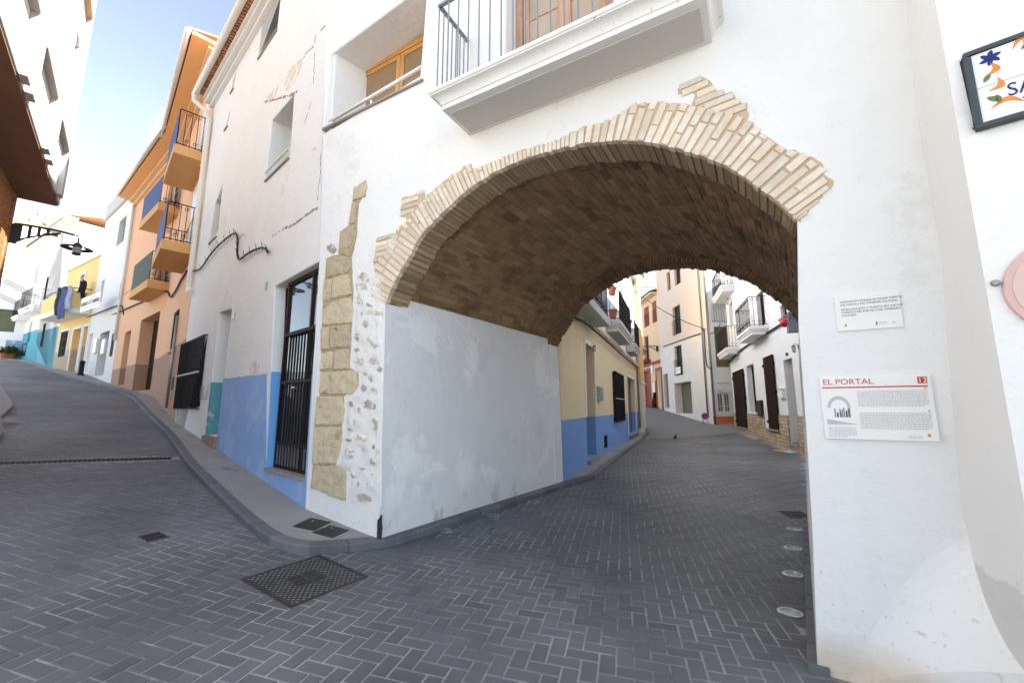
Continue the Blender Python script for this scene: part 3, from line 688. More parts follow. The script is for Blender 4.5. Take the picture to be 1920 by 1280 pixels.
# one sheet of mortar behind the ashlar
om = A_.pts([(600, 738), (604, 612), (606, 560), (612, 484), (637, 476), (640, 434), (657, 420), (663, 378), (686, 340), (689, 350), (673, 384), (669, 443), (660, 485), (663, 552), (660, 607), (656, 690), (672, 697), (673, 722), (645, 742), (646, 770), (641, 800), (642, 826), (630, 870), (650, 880), (649, 934), (584, 911), (587, 872), (590, 798)])
am.prism(jag(om, .006, .06), -.003, .02); obj('stonework_bed', am, simple('sandy_bed_mortar', (.44, .35, .22), .95, .1, 0, .15, 12, .004, 50), arch, A_)
rub = [(682, 520, 10, 9), (680, 539, 11, 9), (685, 570, 14, 4), (709, 587, 9, 5), (685, 607, 9, 7), (671, 627, 4, 3), (701, 640, 13, 14), (671, 656, 6, 4), (676, 676, 10, 9), (703, 676, 9, 5), (712, 692, 5, 6), (685, 700, 4, 5), (697, 709, 4, 6), (684, 727, 5, 6), (703, 732, 9, 4), (659, 757, 5, 6), (696, 759, 14, 9),
       (674, 766, 4, 4), (664, 791, 12, 7), (704, 797, 6, 13), (680, 822, 18, 9), (657, 852, 12, 12), (682, 841, 4, 5), (697, 864, 7, 7), (685, 884, 15, 7), (674, 907, 4, 3), (695, 907, 6, 4), (683, 931, 15, 7), (658, 805, 6, 3), (623, 467, 9, 9)]
# lumpy lime mortar round the field stones
def strip_l(v): return float(np.interp(v, [500, 560, 620, 690, 700, 735, 745, 795, 830, 870, 885, 940, 960], [663, 664, 661, 659, 674, 674, 648, 646, 644, 632, 652, 651, 640]))
gv, gu = 90, 22; V_ = []
for i in range(gv+1):
    v = 500+450*i/gv; u0, u1 = strip_l(v)+2, 718-(v-500)*.006
    for k in range(gu+1):
        f = k/gu; u = u0+(u1-u0)*f; q = A_.px(u, v); ed = min(1, f*6, (1-f)*8, i/5, (gv-i)/8)
        nz = mnoise.fractal(Vector((q[0]*8, q[1]*8, 3.3)), 1., 2.1, 5)
        V_.append((q[0], -.002*ed+.004*(1-ed)-max(0, (nz+.55))*.017*ed, q[1]))
rr_ = MB(); rr_.add(V_, [(i*(gu+1)+k, (i+1)*(gu+1)+k, (i+1)*(gu+1)+k+1, i*(gu+1)+k+1) for i in range(gv) for k in range(gu)])
obj('rough_render', rr_, plaster('lumpy_lime_mortar', (.76, .745, .72), .06, .012, stains=[((.60, .54, .46), 7, .60, 0, 4)]), arch, A_, smooth=True)
rs = random.Random(5)
for k in range(34):
    v = rs.uniform(585, 925); u = rs.uniform(strip_l(v)+7, 706)
    if all((u-a[0])**2+((v-a[1])*1.0)**2 > (a[2]+a[3])**2*.9 for a in rub): rub.append((u, v, rs.uniform(3, 8), rs.uniform(2.5, 6)))
for (u, v, a, b) in rub:
    L = []
    for k in range(15):
        an = 2*math.pi*k/15+random.uniform(-.12, .12); q = random.uniform(.66, 1.2); L.append((u+a*q*math.cos(an), v+b*q*math.sin(an)+(a*math.cos(an))*.2))
    rb = MB(); stone_mb(rb, A_.pts(L[::-1]), .014, random.gauss(1, .17)); obj('field_stone', rb, m_rubble, arch, A_)
# ---- the deep window left of the balcony
r = A_.quad((621, 102), (801, -32), (787, 143), (606, 251)); r = (min(q[0] for q in wq), max(q[0] for q in wq), r[2], r[3])
ww = window(arch, A_, r, WD-.07, m_pine, 2, 1, .085, mpane=simple('glass_over_wood_blind', (.30, .19, .10), .1, .6, 0, .2, 5))
m_slate = simple('grey_brown_slab', (.30, .26, .23), .7, .3)
sill(ww, A_, (r[0], r[1], r[2]), m_slate, .03, .03, .0, WD-.07)
mb = MB(); zr = A_.px(650, 205)[1]; q0, q1 = A_.px(615, 226), A_.px(787, 123)
mb.tube([(q0[0], .03, q0[1]), (q1[0], .03, q1[1])], .022, 10); mb.tube([(A_.px(693, 190)[0], .03, r[2]), (A_.px(693, 190)[0], .03, q0[1])], .018, 8)
obj('safety_rail', mb, m_whitepaint, ww, A_, smooth=True)
# ---- balcony door and balcony
m_warm = simple('curtained_glass', (.46, .36, .26), .12, .6, 0, .3, 2.5)
dw = window(arch, A_, bd, .22, wood('pinkish_wood', (.42, .22, .13), (.58, .36, .24), .4), 2, 3, .09, mpane=m_warm, name='balcony_door', panel=.5)
z_b = 4.56; b0, b1 = A_.px(880, 255)[0], A_.px(1335, 75)[0]
ob = min(np.arange(.2, 1.6, .02), key=lambda y: abs(A_.px(815, 205, -y)[1]-z_b))
OUT = float(ob); s_o = A_.px(815, 205, -OUT)[0]
mb = MB(); e0, e1 = b0, b1
PR = [(0, 0), (0, .045), (.010, .05), (.014, .065), (.022, .085), (.036, .103), (.055, .117), (.078, .126), (.09, .130), (.09, .142), (.10, .147), (.104, .155), (.104, .175), (.098, .19)]
yf = -OUT+.05; V_ = []
for o_, zz in PR: V_ += [(e0-o_, 0, z_b+zz), (e0-o_, yf-o_, z_b+zz), (e1+o_, yf-o_, z_b+zz), (e1+o_, 0, z_b+zz)]
np_ = len(PR); mb.add(V_, [(k*4+q, k*4+q+1, (k+1)*4+q+1, (k+1)*4+q) for k in range(np_-1) for q in range(3)]+[(3, 2, 1, 0), tuple(4*(np_-1)+q for q in range(4))])
t = NT('balcony_render'); c = t.mix(t.noise(3, 5), (.70, .69, .67), (.78, .77, .755)); c = t.mix(t.math('MULTIPLY', t.smooth(t.noise(1., 3, .6, stretch=(26, 26, 2.2)), .66, .74), .75), c, (.46, .27, .13)); t.bump(t.noise(60, 3), .0012)
bal = obj('balcony', mb, t.done(c, .85, .2), arch, A_)
mb = MB(); mb.box(e0+.05, e1-.05, -OUT+.12, -.05, z_b-.012, z_b+.004); obj('soffit_panel', mb, simple('grey_soffit', (.55, .53, .50), .9, .1, 0, .05, 3), bal, A_, bevel=.006)
mb = MB(); zt = z_b+.19; yo = -OUT+.02; mb.box(e0-.06, e1+.06, yo-.015, yo+.02, zt+.03, zt+.055)
k = int((e1-e0+.1)/.125)
for i in range(k+1):
    x = e0-.05+(e1-e0+.1)*i/k; mb.tube([(x, yo, zt), (x, yo, zt+1.02)], .0085, 7)
mb.box(e0-.06, e1+.06, yo-.02, yo+.02, zt+1.0, zt+1.025)
for x in (e0-.045, e1+.045):
    for i in range(1, 7): mb.tube([(x, yo*(1-i/7.), zt), (x, yo*(1-i/7.), zt+1.0)], .0085, 7)
    mb.box(x-.02, x+.02, yo, 0, zt+1.0, zt+1.022); mb.box(x-.012, x+.012, yo, 0, zt+.03, zt+.05)
obj('railing', mb, m_galv, bal, A_)
mb = MB(); mb.box(e0-.06, e1+.06, yo-.035, yo+.03, zt, zt+.02); obj('foot_rail', mb, simple('rusty_dark_rail', (.06, .05, .045), .7, .3), bal, A_)
# ---- flared foot of the pier, growing towards the right
ap = np.array(A_.w(*(lambda q: (q[0], .006, q[1]))(A_.px(1803, 925)))); al = np.array(A_.w(*(lambda q: (q[0], .006, q[1]))(A_.px(1590, 1235)))); n = 20; m = 10
RF_ = Fr(S0, S1-S0); _b = RF_.px(1925, 1262, -.03); br = np.array(RF_.w(_b[0], -.03, _b[1])); brz = br[2]; bl = np.array([*A_.xy(A_.px(1560, 1262)[0], .004), -.08]); mb = MB(); gr = []; sa0, sb0 = A_.px(1590, 1235)[0], A_.px(1803, 925)[0]; za0, zb0 = A_.px(1590, 1235)[1], A_.px(1803, 925)[1]
bs, by, bz = float(A_.d@(br[:2]-A_.p)), float(A_.n@(br[:2]-A_.p)), br[2]
for i in range(n+1):
    x = i/n; row = []
    for j in range(m+1):
        f = j/m; st = sa0+(sb0-sa0)*x; zt_ = za0+(zb0-za0)*x**.7+.10*(1-x); sb_ = sa0-.05+(bs-sa0+.05)*x; zb_ = -.1+(bz+.1)*x
        q = A_.w(st+(sb_-st)*f**1.2, .006+(by*x**1.9-.006)*f**2.8, zt_+(zb_-zt_)*f); row.append(q)
    gr.append(row)
for i in range(n):
    for j in range(m): mb.quad(gr[i][j+1], gr[i+1][j+1], gr[i+1][j], gr[i][j])
for i in range(n):   # skirt down to the paving
    a, b = gr[i][m], gr[i+1][m]; mb.quad((a[0], a[1], min(a[2], -.2)), (b[0], b[1], -.2), b, a)
obj('battered_foot', mb, m_arch, arch, Matrix.Identity(4), smooth=True)
# stain of broken plaster at the near corner of the passage
mb = MB(); mb.prism(jag(A_.pts([(707, 1008), (709, 975), (715, 965), (716, 990), (714, 1009)]), .004, .03), -.008, .01); obj('broken_corner', mb, simple('dark_broken_render', (.05, .045, .045), .9, .1), arch, A_)
# ================================================================== house on the corner, left of the arch
BLUE, BLUE2, TEAL = (.26, .41, .71), (.16, .40, .76), (.12, .36, .42)
db = W_.pts([(425, 708), (523, 697)]); sl_ = (db[1][1]-db[0][1])/(db[1][0]-db[0][0])
m_corner = plaster('corner_house_plaster', (.77, .77, .765), .06, .008, streak=.12,
    stains=[((.60, .56, .51), 1.3, .655, 2.6, 9), ((.60, .57, .57), 9, .66, 1.5, 3.4), ((.70, .675, .63), .8, .60, 3., 10)])
# the blue foot of the wall reaches from the teal recess to the corner
def blue_foot(name, s0, s1, base, foot):
    t = NT(name); x, y, z = t.xyz(); return t
corner = thing('corner_house', 'white plastered house with blue painted foot and black grille door', 'house', W_)
sA, s1w = W_.px(330, 790)[0], .02
TOPW = 10.02
dq = W_.pts([(515, 537), (600, 489), (572, 894), (499, 880)]); dz0 = (dq[2][1]+dq[3][1])/2; dq = [dq[0], dq[1], (dq[2][0], dz0), (dq[3][0], dz0)]
tq = W_.pts([(411, 586), (434, 579), (407, 816), (385, 816)])
bw = W_.pts([(346, 651), (389, 626), (374, 762), (330, 766)])
w1 = W_.pts([(510, 226), (551, 177), (543, 297), (498, 338)])
w2 = W_.pts([(496, 18), (526, -6), (519, 59), (484, 111)])
w3 = W_.pts([(404, 381), (417, 345), (409, 431), (389, 469)])
w4 = W_.pts([(437, 150), (443, 131), (438, 163), (431, 181)]); w5 = W_.pts([(427, 222), (433, 204), (425, 238), (419, 250)])
outer = [(sA, -.5), (s1w, -.5), (s1w+.02, 2), (s1w-.25, TOPW), (sA, TOPW)]
walls('wall', W_, outer, [(dq, .17), (tq, .55), (bw, .25), (w1, .45), (w2, .35), (w3, .35), (w4, .3), (w5, .3)], m_corner, corner, 6., .018)
# painted foot: thin paint film with a wavering upper edge
m_blue = plaster('blue_wall_paint', BLUE, .08, .006, stains=[((.33, .47, .74), 1.6, .50, -.5, 2), ((.36, .49, .74), 9, .62, .2, 2.2), ((.62, .62, .66), 13, .70, -.5, 1.2)])
m_blue2 = plaster('strong_blue_wall_paint', BLUE2, .06, .006); m_teal = plaster('peeling_teal_paint', TEAL, .16, .005, stains=[((.62, .58, .52), 5, .55, .5, 1.6), ((.10, .22, .45), 4, .62, .6, 1.9)])
top_l = W_.px(425, 709)[1]; top_m = W_.px(500, 700)[1]
mb = MB(); pl = resample([(tq[2][0]+.03, -.4), (tq[2][0]+.03, top_l), (dq[0][0], top_m)], .1); pl = [tuple(q) for q in pl]
pl = [(a+random.uniform(-.006, .006), b+random.uniform(-.008, .008)) for a, b in pl]+[(dq[3][0], dz0), (dq[3][0], -.4)]
mb.poly(pl, y=-.003); mb.side(pl, -.003, .01)
p2 = [(dq[3][0], -.4), (dq[2][0]+.02, -.4), (dq[2][0]+.02, dz0), (dq[3][0], dz0)]; mb.poly(p2, y=-.003); mb.side(p2, -.003, .01)
rx = W_.px(583, 702)[1]; p3 = [(dq[2][0]+.02, -.4), (-.03, -.4), (-.03, rx), (dq[1][0]+.01, rx), (dq[2][0]+.01, dz0)]; mb.poly(p3, y=-.003); mb.side(p3, -.003, .01)
obj('paint_band', mb, m_blue, corner, W_)
mb = MB(); xa, xb = dq[3][0], dq[0][0]; zt = top_m+.02
mb.quad((dq[3][0]+.003, -.003, dz0), (dq[3][0]+.003, .17, dz0), (dq[3][0]+.003+(dq[0][0]-dq[3][0])*.45, .17, zt), (dq[3][0]+.003+(dq[0][0]-dq[3][0])*.45, -.003, zt))
obj('paint_band', mb, m_blue2, corner, W_, label='strong blue paint in the door reveal')
mb = MB(); z_t = W_.px(398, 716)[1]; mb.quad((tq[3][0]+.003, -.003, tq[3][1]), (tq[3][0]+.003, .55, tq[3][1]), (tq[3][0]+.02, .55, z_t), (tq[3][0]+.02, -.003, z_t))
mb.quad((tq[3][0], -.004, -.3), (tq[3][0]+.04, -.004, -.3), (tq[3][0]+.04, -.004, z_t), (tq[3][0], -.004, z_t)); obj('paint_band', mb, m_teal, corner, W_, label='peeling teal paint in the recess')
# front door of black bars over glass
r = (dq[3][0]+.0, dq[2][0]+.0, dz0, (dq[0][1]+dq[1][1])/2); dy = .09; mb = MB(); f = .06; s0, s1, z0, zt = r
s0 = s0+.0
for a, b in ((s0, s0+f), (s1-f, s1)): mb.box(a, b, dy, dy+.06, z0, zt)
zm = z0+(zt-z0)*.70; zl = z0+(zt-z0)*.13
for q in (z0+.03, zl, zm, zt-.03): mb.box(s0+f, s1-f, dy+.004, dy+.056, q-.03, q+.03)
mb.box((s0+s1)/2+.22, (s0+s1)/2+.27, dy+.002, dy+.058, z0, zt)
dr = obj('door', mb, m_brownwood, corner, W_, bevel=.005)
g = MB(); g.box(s0+f, s1-f, dy+.03, dy+.036, z0, zt); obj('pane', g, m_glass, dr, W_)
g = MB(); bars(g, s0+f+.05, s1-f-.05, dy-.015, z0+.04, zm, .105, .009, 6, (z0+(zt-z0)*.44, zl, zm-.02), .02); obj('grille', g, m_bar, dr, W_)
g = MB(); g.box(s0+f, s1-f, dy+.01, dy+.03, z0+.06, zl-.03); obj('kick_plate', g, m_grey, dr, W_)
g = MB(); g.tube([(s0+.62, dy+.0, z0+1.15), (s0+.62, dy-.06, z0+1.15), (s0+.74, dy-.06, z0+1.15)], .012, 6); obj('handle', g, simple('brass', (.55, .40, .15), .3, .5, 1), dr, W_)
g = MB(); g.box(s0, s1, dy+.2, dy+.22, z0, zt); obj('backing', g, m_dark, dr, W_)
g = MB(); g.box(s0-.02, s1+.02, -.03, .17, dz0-.03, dz0+.012); obj('threshold', g, m_slate, dr, W_, bevel=.004)
# recess door
r = (tq[3][0], tq[2][0]+.1, tq[3][1], tq[0][1]); door(corner, W_, r, .5, m_brownwood, 'plank')
mb = MB(); mb.box(tq[3][0]-.02, tq[2][0]+.05, -.06, .1, -.3, tq[3][1]+.01); obj('doorstep', mb, simple('brown_stone_step', (.30, .20, .15), .8, .2, 0, .2, 6, .004, 30), corner, W_, bevel=.01)
# black window cage
r = W_.quad((346, 651), (389, 626), (374, 762), (330, 766)); wn = window(corner, W_, r, .15, m_brownwood, 2, 1, .06)
mb = MB(); bars(mb, r[0]-.03, r[1]+.03, -.06, r[2]-.03, r[3]+.03, .10, .009, 6, (r[2]-.02, r[3]+.02, r[2]+(r[3]-r[2])*.48), .010)
for x in (r[0]-.03, r[1]+.03):
    for q in (r[2]-.02, r[3]+.02): mb.box(x-.012, x+.012, -.06, .01, q-.010, q+.010)
    mb.tube([(x, -.05, r[2]-.03), (x, -.05, r[3]+.03)], .009, 6)
obj('grille', mb, m_bar, wn, W_)
mb = MB(); zq = r[2]+(r[3]-r[2])*.5; mb.box(r[0], r[1], -.085, -.07, zq-.012, zq+.012); obj('rail', mb, m_galv, wn, W_)
mb = MB(); rr = W_.box(377, 390, 722, 748); mb.box(*rr[:2], -.012, .01, *rr[2:])
for i in range(7): q = rr[2]+(rr[3]-rr[2])*(i+.5)/7; mb.box(rr[0]+.02, rr[1]-.02, -.02, -.012, q-.012, q+.006)
obj('vent', mb, m_grey, corner, W_, bevel=.003)
for L, fl in ((w1, .36), (w2, .26), (w3, .28), (w4, .2), (w5, .2)):
    r = ((L[0][0]+L[3][0])/2, (L[1][0]+L[2][0])/2, (L[2][1]+L[3][1])/2, (L[0][1]+L[1][1])/2); wn = window(corner, W_, r, fl, m_whitepaint, 1, 1, .05)
    sill(wn, W_, r, m_slate, .03, .03, .02, fl)
    if L is w1:
        mb = MB(); mb.tube([(r[0], -.02, r[2]+.16), (r[1], -.02, r[2]+.16)], .018, 8); obj('rail', mb, m_whitepaint, wn, W_)
for (u, v) in ((500, 536), (439, 593)):
    a, z = W_.px(u, v); mb = MB(); mb.box(a-.045, a+.045, -.012, .0, z-.07, z+.07); obj('number_plate', mb, simple('green_enamel', (.16, .24, .20), .4, .5), corner, W_, bevel=.004)
# cracks and bare patches in the old render
m_crack = simple('brown_crack_dirt', (.34, .26, .21), .95, .1, 0, .4, 20); m_bare = plaster('bare_old_render', (.66, .58, .51), .1, .006, stains=[((.78, .76, .74), 7, .5, 0, 12)])
mb = MB()
def crack(L, w):
    mb = MB()
    P = resample([np.array(q) for q in W_.pts(L)], .05)
    P = [p+np.array([random.uniform(-.018, .018), random.uniform(-.012, .012)]) for p in P]
    for a, b in zip(P, P[1:]):
        d = (b-a)/np.linalg.norm(b-a); n_ = np.array([-d[1], d[0]])*w*random.uniform(.15, 1.); n2 = np.array([-d[1], d[0]])*w*random.uniform(.15, 1.)
        if random.random() < .9: mb.prism([tuple(a-n_), tuple(b-n2), tuple(b+n2), tuple(a+n_)], -.0025, .004)
    obj('crack', mb, m_crack, corner, W_)
for L, w in (([(602, 285), (601, 305), (600, 330), (597, 352), (596, 376)], .012), ([(596, 390), (588, 394), (575, 402), (554, 420), (535, 428)], .03), ([(615, 22), (611, 48), (600, 58), (592, 66), (589, 88), (574, 100), (569, 110)], .02), ([(590, 98), (589, 125), (588, 157)], .012),
             ([(560, 170), (546, 178), (520, 186), (496, 192)], .03), ([(584, 190), (578, 212), (570, 232)], .015), ([(441, 452), (450, 446), (458, 438), (461, 448)], .012), ([(533, 428), (520, 437), (508, 445)], .015)): crack(L, w)
for L in ([(534, 161), (537, 138), (551, 121), (569, 108), (564, 131), (551, 157), (537, 171)], [(499, 182), (515, 168), (524, 160), (516, 180), (503, 192)], [(585, 280), (592, 274), (594, 281), (588, 284)], [(395, 455), (402, 440), (410, 452), (404, 470), (396, 474)], [(468, 690), (480, 676), (488, 684), (486, 700), (470, 704)]):
    mb = MB(); mb.prism(jag(W_.pts(L), .02, .06), -.0022, .004); obj('bare_patch', mb, m_bare, corner, W_)
# eave, gutter and downpipe
mb = MB(); n = 26; a0, a1 = sA-.05, s1w-.2
for i, (o_, za, zb) in enumerate([(.10, -.16, -.08), (.2, -.08, .02), (.26, .02, .07)]): mb.box(a0, a1, -o_, .02, TOPW+za, TOPW+zb)
ev = obj('roof', mb, m_whitepaint, corner, W_, bevel=.012)
mb = MB(); k = int((a1-a0)/.11)
for i in range(k): mb.tint = random.uniform(.6, 1.2); x = a0+(i+.5)*(a1-a0)/k; mb.box(x-.028, x+.028, -.33, .0, TOPW+.072, TOPW+.11)
mb.tint = 1; mb.box(a0, a1, -.36, .0, TOPW+.11, TOPW+.13); mb.quad((a0, -.36, TOPW+.14), (a1, -.36, TOPW+.14), (a1, 5.5, TOPW+1.6), (a0, 5.5, TOPW+1.6)); obj('roof_tiles', mb, m_terra, ev, W_)
mb = MB(); mb.tube([(a0-.15, -.42, TOPW+.10), (a1, -.42, TOPW+.10)], .075, 10); obj('gutter', mb, m_pvc, ev, W_, smooth=True)
for i in range(6): pass
mb = MB(); zb = W_.px(362, 547)[1]; xp = sA+.14; pts = [(a0-.05, -.42, TOPW+.08), (a0-.05, -.42, TOPW-.12), (xp-.02, -.16, TOPW-.42), (xp, -.09, TOPW-.62), (xp, -.09, zb+.2), (xp+.0, -.09, zb+.1), (xp+.06, -.09, zb), (xp+.2, -.09, zb-.06)]
mb.tube(pts, .062, 10)
for q in (TOPW-.7, 8, 6.4, zb+.3): mb.tube([(xp, -.09, q-.03), (xp, -.09, q+.03)], .072, 10)
obj('downpipe', mb, m_pvc, corner, W_, smooth=False)
# ================================================================== building with the ceramic street sign (right edge)
m_right = plaster('uneven_white_plaster', (.80, .79, .775), .03, .010, stains=[((.60, .57, .54), 16, .70, 1.2, 5), ((.74, .73, .715), 1.1, .56, -1, 8)])
right = thing('right_house', 'white house wall at the right edge with a ceramic street sign', 'house', SR)
mb = MB(); LR, HR = 13., 10.5
o = [(0, -1.), (LR, -1.), (LR, HR), (0, HR)]; mb.poly(o); mb.side(o, 0, 9.); mb.poly(o, y=9., flip=True)  # depth, out of view, stretched back to close a gap to the sun
o = [(0, HR), (LR, HR), (LR, 12.6), (0, 12.6)]; mb.poly(o); mb.side(o, 0, 4.); mb.poly(o, y=4., flip=True)  # unseen upper block added to keep sun off the brick building
obj('wall', mb, m_right, right, SR)
lpx = [(1701, 0), (1718, 197), (1765, 478), (1783, 720), (1800, 925), (1835, 1130)]
le = [A_.px(u, v) for u, v in lpx][::-1]; le = [(le[0][0], -1.)]+le+[(le[-1][0]+.03, HR)]
mb = MB(); n = 9; zz_ = np.concatenate([np.arange(-1, 4.4, .25), [6, 9, HR]]); sv_ = np.interp(zz_, [q[1] for q in le], [q[0] for q in le]); V_ = []
for z, s in zip(zz_, sv_):
    p0 = A_.xy(s)
    for k in range(n+1):
        f = k/n; q = p0+(S1-p0)*f-A_.d*.06*(1-f)*f*2.; V_.append((q[0]-S1[0], q[1]-S1[1], z))
mb.add(V_, [(r*(n+1)+k, r*(n+1)+k+1, (r+1)*(n+1)+k+1, (r+1)*(n+1)+k) for r in range(len(zz_)-1) for k in range(n)])
obj('return_wall', mb, plaster('return_plaster', (.77, .76, .745), .03, .005, dado=[(.78, 0, (.66, .65, .63), .2)]), right, at(S1[0], S1[1], 0), smooth=True)
# ================================================================== brick and white building, left edge
m_lbrick = None
t = NT('orange_facing_brick'); bt = t.N('ShaderNodeTexBrick'); mp = t.N('ShaderNodeCombineXYZ'); x, y, z = t.xyz(); t.L(t.math('ADD', x, y), mp.inputs[0]); t.L(z, mp.inputs[1])
t.L(mp.outputs[0], bt.inputs['Vector']); bt.inputs['Scale'].default_value = 1.; bt.inputs['Brick Width'].default_value = .26; bt.inputs['Row Height'].default_value = .075; bt.inputs['Mortar Size'].default_value = .009
bt.inputs['Color1'].default_value = (.52, .24, .10, 1); bt.inputs['Color2'].default_value = (.42, .17, .07, 1); bt.inputs['Mortar'].default_value = (.16, .10, .06, 1); t.bump(bt.outputs['Fac'], -.006); m_lbrick = t.done(bt.outputs['Color'], .85, .2)
left = thing('brick_building', 'tall white flats on a brown brick ground floor at the left edge', 'building', LB)
ZS = 6.0
q_in, q_out = LB.px(30, 365), None
o = [(-7.2, -1), (0, -1), (0, ZS), (-7.2, ZS)]
gd = (-5.6, -2.1, -.5, 4.6)
walls('wall', LB, o, [(rect(gd), .25)], m_lbrick, left, 5., .01)
door(left, LB, gd, .18, simple('dark_garage_paint', (.02, .017, .015), .6, .3), 'roll', 'garage_door')
mb = MB(); mb.box(gd[0]-.15, gd[1]+.15, -.025, .0, 4.6, 4.85)
for i in range(42): z = -.5+i*.12; mb.box(gd[1]+.0, gd[1]+.18+.09*(i % 2), -.03, .0, z+.005, z+.115)
obj('brick_surround', mb, m_lbrick, left, LB)
mb = MB(); mb.box(-.24, .012, -.02, .3, -1, ZS-.002); obj('corner_bricks', mb, m_lbrick, left, LB)
mb = MB(); mb.box(-7.26, -7.2, -.02, 5., -1, ZS-.01); obj('bounce_slab', mb, plaster('low_bounce_render', (.36, .34, .31)), left, LB)  # unseen slab added to cut orange bounce from the sunlit brick end
OV = -.62; m_lw = plaster('bright_white_render', (.66, .65, .64), .03, .002)
o = [(-7.2, ZS), (.1, ZS), (.1, 17.), (-7.2, 17.)]
WX = [(-6.5, -5.1), (-4.2, -2.9), (-2.0, -.8)]; holes = []
for fz in (7.0, 10.2, 13.4):
    for a, b in WX: holes.append((rect((a, b, fz, fz+2.3)), .22))
mb = MB(); mb.poly(o, [h for h, _ in holes], y=OV)
for h, d in holes: mb.side(h, OV, OV+d, inward=True)
mb.side(o, OV, 5.); mb.poly(o, y=5., flip=True); obj('upper_wall', mb, m_lw, left, LB, bevel=.012)
mb = MB(); mb.box(-7.2, .06, OV+.02, .0, ZS-.045, ZS-.002); obj('soffit', mb, simple('brown_soffit_render', (.22, .14, .095), .9, .1, 0, .22, 2.2, .004, 30), left, LB)
m_ofr = wood('orange_varnish', (.42, .2, .07), (.56, .30, .12), .4)
for i, fz in enumerate((7.0, 10.2, 13.4)):
    for a, b in WX:
        r = (a, b, fz, fz+2.3); wn = window(left, LB, r, OV+.14, m_ofr, 2, 1, .06, mpane=simple('sky_reflection_pane', (.34, .40, .50), .3, .2) if (i+int(a)) % 2 else None)  # pale blue panes have the reflected sky put into their colour
        mb = MB(); mb.box(a-.08, b+.08, OV-.10, OV+.14, fz-.07, fz); obj('sill', mb, m_ofr if i == 1 else m_slate, wn, LB)
mb = MB()
for a, b in WX:        # projecting surrounds of each window bay, the full height of the facade
    for x in (a-.36, b+.10): mb.box(x, x+.26, OV-.09, OV, ZS-.02, 17.)
obj('bay_surround', mb, simple('shade_grey_render', (.50, .485, .46), .9, .1, 0, .05, 3), left, LB, bevel=.01)  # greyer than the wall: shade of these strips put into the colour
mb = MB(); mb.box(-7.4, .3, OV-.4, 5.2, 17., 17.25); obj('roof', mb, simple('orange_cornice', (.62, .40, .22), .8, .2), left, LB, bevel=.02)

# ================================================================== orange house (two faces that meet in a corner)
ORG, BRN = (.82, .48, .29), (.44, .27, .19)
m_org = plaster('orange_house_paint', ORG, .04, .003, dado=[(3.35, 0, BRN, .03)], streak=.06)
m_org2 = plaster('deep_orange_paint', (.84, .48, .21), .04, .002)
orange = thing('orange_house', 'tall orange house with five small balconies on the bend of the street', 'house', O2)
L1 = float(np.linalg.norm(pb-pa)); L2 = float(np.linalg.norm(pc-pb))
EZ = (O2.px(257, 367)[1]+O2.px(347, 283)[1])/2
nw = O1.quad((329, 586), (337, 582), (328, 656), (322, 658))
walls('wall', O1, [(-L1-.05, .2), (.06, .2), (.06, EZ), (-L1-.05, EZ)], [(rect(nw), .2)], m_org, orange, 5., .01)
gq = O2.quad((266, 600), (301, 582), (281, 735), (246, 729)); sd = O2.quad((235, 624), (247, 618), (231, 722), (220, 721)); bd1 = O2.quad((301, 476), (319, 462), (316, 545), (292, 552))
sw = O2.quad((261, 493), (277, 481), (273, 510), (257, 524)); bd2 = O2.quad((318, 345), (337, 325), (331, 392), (311, 398)); 
hl = [(rect(gq), .5), (rect(sd), .5), (rect(bd1), .25), (rect(sw), .2), (rect(bd2), .25)]
walls('wall', O2, [(-L2, .5), (.02, .5), (.02, EZ), (-L2, EZ)], hl, m_org, orange, 5., .01)
door(orange, O2, gq, .42, m_brownwood, 'plank', 'garage_door', 8); door(orange, O2, sd, .42, m_brownwood, 'panel')
window(orange, O2, bd1, .16, m_whitepaint, 2, 3, .06, curtain=True, name='balcony_door', panel=.3); window(orange, O2, sw, .1, m_brownwood, 2, 1, .05); window(orange, O2, bd2, .16, m_whitepaint, 2, 3, .06, curtain=True, name='balcony_door', panel=.3)
wn = window(orange, O1, nw, .1, m_brownwood, 1, 1, .05); mb = MB(); bars(mb, nw[0], nw[1], -.03, nw[2], nw[3], .1, .008, 5, (nw[2]+.05, nw[3]-.05)); obj('grille', mb, m_bar, wn, O1); sill(wn, O1, nw, simple('terracotta_sill', (.5, .25, .13), .8), .08, .06)
m_osl = plaster('balcony_orange', (.70, .40, .17), .05, .002)
m_bluescreen = simple('blue_canvas', (.06, .095, .22), .7, .2, 0, .15, 5)
m_greenscreen = simple('dark_green_canvas', (.05, .065, .05), .7, .2, 0, .2, 5)
def bal_from(fr, c_near, c_far, u_out, v_out, **kw):
    a, za = fr.px(*c_near); b, zb = fr.px(*c_far); s0, s1 = min(a, b), max(a, b); z = (za+zb)/2
    return s0, s1, z
s0 = O2.px(279, 568)[0]; s1 = O2.px(316, 550)[0]; z = (O2.px(279, 568)[1]+O2.px(316, 550)[1])/2
balcony(orange, O2, s0, s1, z+.36, .62, .3, m_osl, m_bar, 1.05, .13, True, m_greenscreen, False, 'lower balcony with dark green screen')
s0 = O2.px(297, 439)[0]; s1 = O2.px(335, 410)[0]; z = (O2.px(297, 439)[1]+O2.px(335, 410)[1])/2
balcony(orange, O2, s0, s1, z+.36, .62, .3, m_osl, m_bar, 1.05, .13, True, m_bluescreen, False, 'upper balcony with blue screen')
a0 = O1.px(377, 327)[0]; a1 = O1.px(392, 258)[0]; zt = O1.px(390, 262)[1]; zt2 = O1.px(355, 496)[1]; 
sN = -.15-.0; sN2 = -2.4
